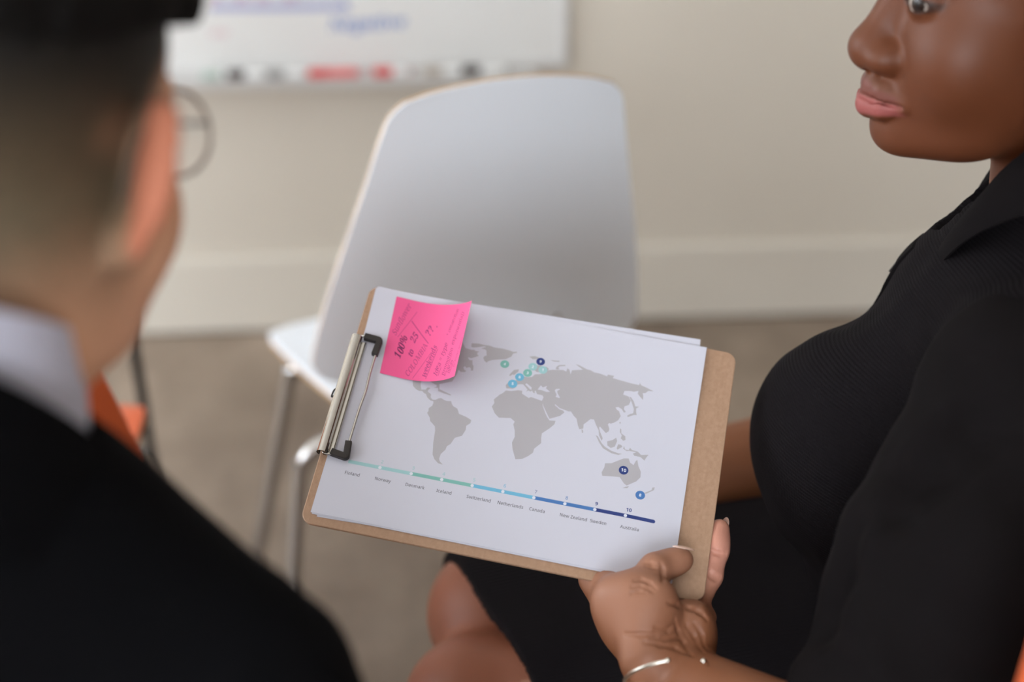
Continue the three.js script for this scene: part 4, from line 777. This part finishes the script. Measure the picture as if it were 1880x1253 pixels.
// ---------------------------------------------------------------- the man, seen from behind
const man = thing('person', 'man in a dark suit and white collar, seen from behind with a faded haircut', 'person', V(-0.27, 0, -0.6));
{
  const yaw = 18 * Math.PI / 180, nod = 14 * Math.PI / 180, F = V(Math.sin(yaw) * Math.cos(nod), -Math.sin(nod), -Math.cos(yaw) * Math.cos(nod)), X = V(0, 0, 0).crossVectors(V(0, 1, 0), F).normalize(), U = V(0, 0, 0).crossVectors(F, X);
  const HM = new THREE.Matrix4().makeBasis(X, U, F), O = at(250, 325, 0.66).sub(V(-0.077, -0.010, -0.008).applyMatrix4(HM)); HM.setPosition(O); const HI = HM.clone().invert();
  const head = headField({ wide: 1.02, cheek: 0.9, nose: 1.0, lips: 0.85, ear: 0.005, earScale: 1.18, flare: 0.85, tilt: -0.26 });
  const B = new Field(0.03); B.sub(head, HM, O.clone(), 0.17, 0.02);
  const nt = V(0, -0.055, -0.030).applyMatrix4(HM);
  B.cone(nt, V(-0.278, 0.98, -0.58), 0.056, 0.046, 0.03);
  B.ell(V(-0.28, 0.80, -0.6), [0.13, 0.17, 0.085]); B.ell(V(-0.27, 0.62, -0.58), [0.14, 0.15, 0.1]);
  for (const s of [-1, 1]) {
    B.cone(V(-0.28 + s * 0.05, 0.935, -0.575), V(-0.30 + s * 0.14, 0.90, -0.56), 0.038, 0.036);
    const sh = V(-0.30 + s * 0.15, 0.90, -0.56), el = V(-0.30 + s * 0.215, 0.68, -0.57), wr = V(-0.28 + s * 0.13, 0.62, -0.80);
    B.chain([sh, el, wr], [0.036, 0.036, 0.028], 0.02);
    simpleHand(B, wr, V(-s * 0.25, -0.1, -1), V(0, -1, 0), V(-s, 0.1, 0), 1.05, 0.3);
    const hip = V(-0.27 + s * 0.09, 0.545, -0.56), kn = V(-0.36 + s * 0.09, 0.515, -0.95), an = V(-0.36 + s * 0.09, 0.09, -0.93);
    B.chain([hip, kn, an], [0.085, 0.06, 0.04], 0.03); B.chain([an, an.clone().add(V(0, -0.05, -0.15))], [0.035, 0.028], 0.02);
  }
  const skin = lin(208, 156, 124), ear = lin(180, 112, 87), fade = lin(86, 75, 58), black = lin(8, 6, 5), lip = lin(190, 120, 105), q = V(0, 0, 0);
  const color = (x, y, z) => {
    q.set(x, y, z).applyMatrix4(HI);
    if (q.y < -0.2) return skin;
    const ax = Math.abs(q.x), isEar = smooth(0.076, 0.083, ax) * (1 - smooth(0.03, 0.045, Math.abs(q.y + 0.01))) * (1 - smooth(0.022, 0.035, Math.abs(q.z + 0.01)));
    // the clipped hair thins out towards the nape and stops at the temples
    const front = 1 - smooth(-0.005, 0.04, q.z - Math.max(0, q.y - 0.03) * 1.2), up = smooth(-0.12, -0.015, q.y - 0.25 * Math.min(0, q.z + 0.03)), top = smooth(-0.03, 0.055, q.y);
    const grain = 0.06 * noise3(x * 500, y * 500, z * 500);
    let c = mixc(skin, fade, front * up * 1.0 + grain * front * up).lerp(black, front * top);
    if (q.z > 0.07 && q.y < -0.06 && q.y > -0.09 && ax < 0.024) c.lerp(lip, 0.7);
    if (q.z > 0.05 && Math.abs(q.y - 0.024) < 0.005 && ax > 0.012 && ax < 0.05) c.lerp(black, 0.8);
    // bare skin in a band round the ear
    c.lerp(skin, 0.22 * smooth(0.064, 0.072, ax) * (1 - smooth(0.018, 0.045, Math.abs(q.y + 0.016))) * (1 - smooth(0.016, 0.036, Math.abs(q.z + 0.004))));
    return c.lerp(ear, isEar);
  };
  const f = (x, y, z) => B.d(x, y, z), hb = [V(-0.42, 1.03, -0.80), V(-0.08, 1.36, -0.46)], hbS = [hb[0].clone().addScalar(0.009), hb[1].clone().subScalar(0.009)];
  const g1 = meshField(f, hb[0], hb[1], 0.0024, { color }), g2 = meshField(f, V(-0.62, -0.01, -1.2), V(0.08, 1.05, -0.42), 0.008, { color, skip: (x, y, z) => { q.set(x, y, z); return inside(q, ...hbS); } });
  worldPart('body', mergeGeometries([g1, g2]), skinMaterial(0.62, 0.5), man);
  eyeball(man, HM, 0.031, V(0, -0.1, 1).normalize()); eyeball(man, HM, -0.031, V(0, -0.1, 1).normalize());
  // longer hair on top, overhanging the clipped sides
  const H = new Field(0.02); H.ell(V(0, 0.072, -0.006), [0.084, 0.074, 0.105]); H.ell(V(0, 0.098, 0.045), [0.072, 0.05, 0.06], 0.03);
  const hairF = (x, y, z) => Math.max(H.d(x, y, z) + 0.003 * noise3(x * 60, y * 60, z * 130), (0.058 + 0.0 * z - 0.12 * Math.max(0, -z) - y) * 0.98);
  worldPart('hair', meshField(hairF, V(-0.11, 0.03, -0.13), V(0.11, 0.17, 0.13), 0.004).applyMatrix4(HM), new THREE.MeshPhysicalMaterial({ color: lin(7, 5, 4), roughness: 0.8, specularIntensity: 0.25 }), man, 'black hair left long on top');

  // shirt, jacket, trousers, shoes
  const ringC = V(-0.275, 0, -0.588);
  const ring = (r0, drop, hgt, flareOut, steep = 0) => (a, t) => {
    const an = lerp(-2.75, 2.75, a), bk = smooth(0.2, Math.PI, Math.PI - Math.abs(an)), r = r0 + flareOut * t;   // an = 0 at the back
    const yt = 1.05 + 0.10 * bk - drop - steep * (1 - bk);
    return V(ringC.x + Math.sin(an) * (r + 0.002), yt - t * hgt, ringC.z + Math.cos(an) * r * 1.02 - 0.012 * (1 - bk));
  };
  const offR = (fn) => (a, t) => { const p = fn(a, t); return V(p.x - ringC.x, 0.02, p.z - ringC.z).normalize(); };
  const sc = ring(0.0668, -0.002, 0.085, -0.006); worldPart('shirt_collar', sheet(80, 8, sc, 0.0028, offR(sc)), M.shirt, man, 'white shirt collar');
  const jc = ring(0.0735, 0.014, 0.09, 0.020, 0.09); worldPart('jacket_collar', sheet(80, 8, jc, 0.004, offR(jc)), M.suit, man, 'dark turned-down jacket collar');
  const T = new Field(0.04); T.ell(V(-0.285, 0.82, -0.6), [0.160, 0.21, 0.112]); T.ell(V(-0.27, 0.66, -0.59), [0.165, 0.16, 0.118], 0.06);
  T.cone(V(-0.272, 1.0, -0.575), V(-0.28, 0.94, -0.575), 0.072, 0.10, 0.05);
  for (const s of [-1, 1]) T.cone(V(-0.285 + s * 0.05, 0.965, -0.57), V(-0.30 + s * 0.155, 0.922, -0.555), 0.060, 0.058, 0.05);
  const vee = new Field(0.01).cone(V(-0.27, 1.06, -0.70), V(-0.27, 0.80, -0.735), 0.055, 0.02);
  const hole = new Field(0).cone(V(-0.268, 1.12, -0.59), V(-0.27, 1.02, -0.585), 0.069, 0.066);
  const jacket = (x, y, z) => { let d = T.d(x, y, z) + 0.003 * noise3(x * 10, y * 10, z * 10); if (z < -0.6) d = Math.max(d, -vee.d(x, y, z)); return y > 0.95 ? Math.max(d, -hole.d(x, y, z)) : Math.max(d, 0.47 - y); };
  worldPart('jacket', meshField(jacket, V(-0.56, 0.44, -0.78), V(0.02, 1.12, -0.42), 0.006, { uv: (x, y, z) => [x + z, y] }), M.suit, man);
  worldPart('shirt', meshField((x, y, z) => T.d(x, y, z) + 0.012, V(-0.4, 0.5, -0.75), V(-0.14, 1.06, -0.6), 0.006), M.shirt, man);
  for (const s of [-1, 1]) {
    const sh = V(-0.30 + s * 0.155, 0.905, -0.555), el = V(-0.30 + s * 0.215, 0.68, -0.57), wr = V(-0.28 + s * 0.145, 0.625, -0.77);
    const S = new Field(0.03).chain([sh, el, wr], [0.066, 0.058, 0.046], 0.03), dir = wr.clone().sub(el).normalize(), bb = boxAround([sh, el, wr], 0.09);
    worldPart('jacket_sleeve', meshField((x, y, z) => Math.max(S.d(x, y, z) + 0.003 * noise3(x * 14, y * 20, z * 14), (x - wr.x) * dir.x + (y - wr.y) * dir.y + (z - wr.z) * dir.z - 0.01), bb[0], bb[1], 0.006, { uv: (x, y, z) => [x + z, y] }), M.suit, man);
  }
  const P = new Field(0.03); P.ell(V(-0.27, 0.56, -0.57), [0.165, 0.1, 0.125]);
  for (const s of [-1, 1]) P.chain([V(-0.27 + s * 0.09, 0.545, -0.56), V(-0.36 + s * 0.09, 0.515, -0.95), V(-0.36 + s * 0.09, 0.09, -0.93)], [0.097, 0.074, 0.062], 0.03);
  worldPart('trousers', meshField((x, y, z) => Math.max(P.d(x, y, z), 0.075 - y), V(-0.6, 0.05, -1.08), V(-0.05, 0.7, -0.42), 0.007, { uv: (x, y, z) => [x + z, y] }), M.suit, man);
  for (const s of [-1, 1]) {
    const a = V(-0.36 + s * 0.09, 0.06, -0.93), S = new Field(0.02).chain([a.clone().add(V(0, 0, 0.05)), a.clone().add(V(0, -0.015, -0.1)), a.clone().add(V(0, -0.022, -0.19))], [0.05, 0.044, 0.034], 0.02);
    worldPart('shoe', meshField((x, y, z) => Math.max(S.d(x, y, z), 0.001 - y), a.clone().add(V(-0.08, -0.07, -0.26)), a.clone().add(V(0.08, 0.08, 0.13)), 0.006), M.leather, man);
  }
  // round wire spectacles on his nose and ears
  const gl = thing('eyeglasses', 'round thin-rimmed spectacles worn by the man, one lens showing past his ear', 'glasses', V(0, 0, 0.095).applyMatrix4(HM));
  const rimM = new THREE.MeshStandardMaterial({ color: lin(150, 138, 128), metalness: 0.85, roughness: 0.28 }), lensM = new THREE.MeshPhysicalMaterial({ color: 0xffffff, transmission: 1, thickness: 0, roughness: 0.02, ior: 1.5 });
  const templeM = std(lin(46, 34, 30), 0.4), w = (g) => g.applyMatrix4(HM);
  for (const s of [-1, 1]) {
    const place = (g) => w(g.rotateY(s * 0.12).translate(s * 0.034, -0.002, 0.099));
    worldPart('rim', place(new THREE.TorusGeometry(0.0235, 0.0012, 12, 64)), rimM, gl);
    worldPart('lens', place(new THREE.CylinderGeometry(0.0228, 0.0228, 0.0012, 48).rotateX(Math.PI / 2)), lensM, gl);
    worldPart('temple', w(tube([V(s * 0.0575, 0.006, 0.094), V(s * 0.070, 0.010, 0.05), V(s * 0.080, 0.014, 0.002), V(s * 0.080, 0.004, -0.014), V(s * 0.078, -0.02, -0.022)], 0.0011, 48, 10)), templeM, gl);
    worldPart('nose_pad', w(new THREE.SphereGeometry(0.003, 14, 10).scale(0.5, 1.3, 0.8).translate(s * 0.0105, -0.010, 0.0935)), lensM, gl);
  }
  worldPart('bridge', w(tube([V(-0.0108, 0.003, 0.1015), V(0, 0.0075, 0.104), V(0.0108, 0.003, 0.1015)], 0.0012, 24, 10)), rimM, gl);
}
const seatOfMan = seatOfWoman.clone(); seatOfMan.name = numbered('shell_chair'); scene.add(seatOfMan);
seatOfMan.userData = { label: 'orange shell chair under the man in the suit', category: 'chair' };
seatOfMan.position.set(-0.27, 0, -0.57); seatOfMan.rotation.y = 6 * Math.PI / 180;

scene.traverse((o) => { if (o.isMesh) o.castShadow = o.receiveShadow = true; });
renderer.render(scene, camera);
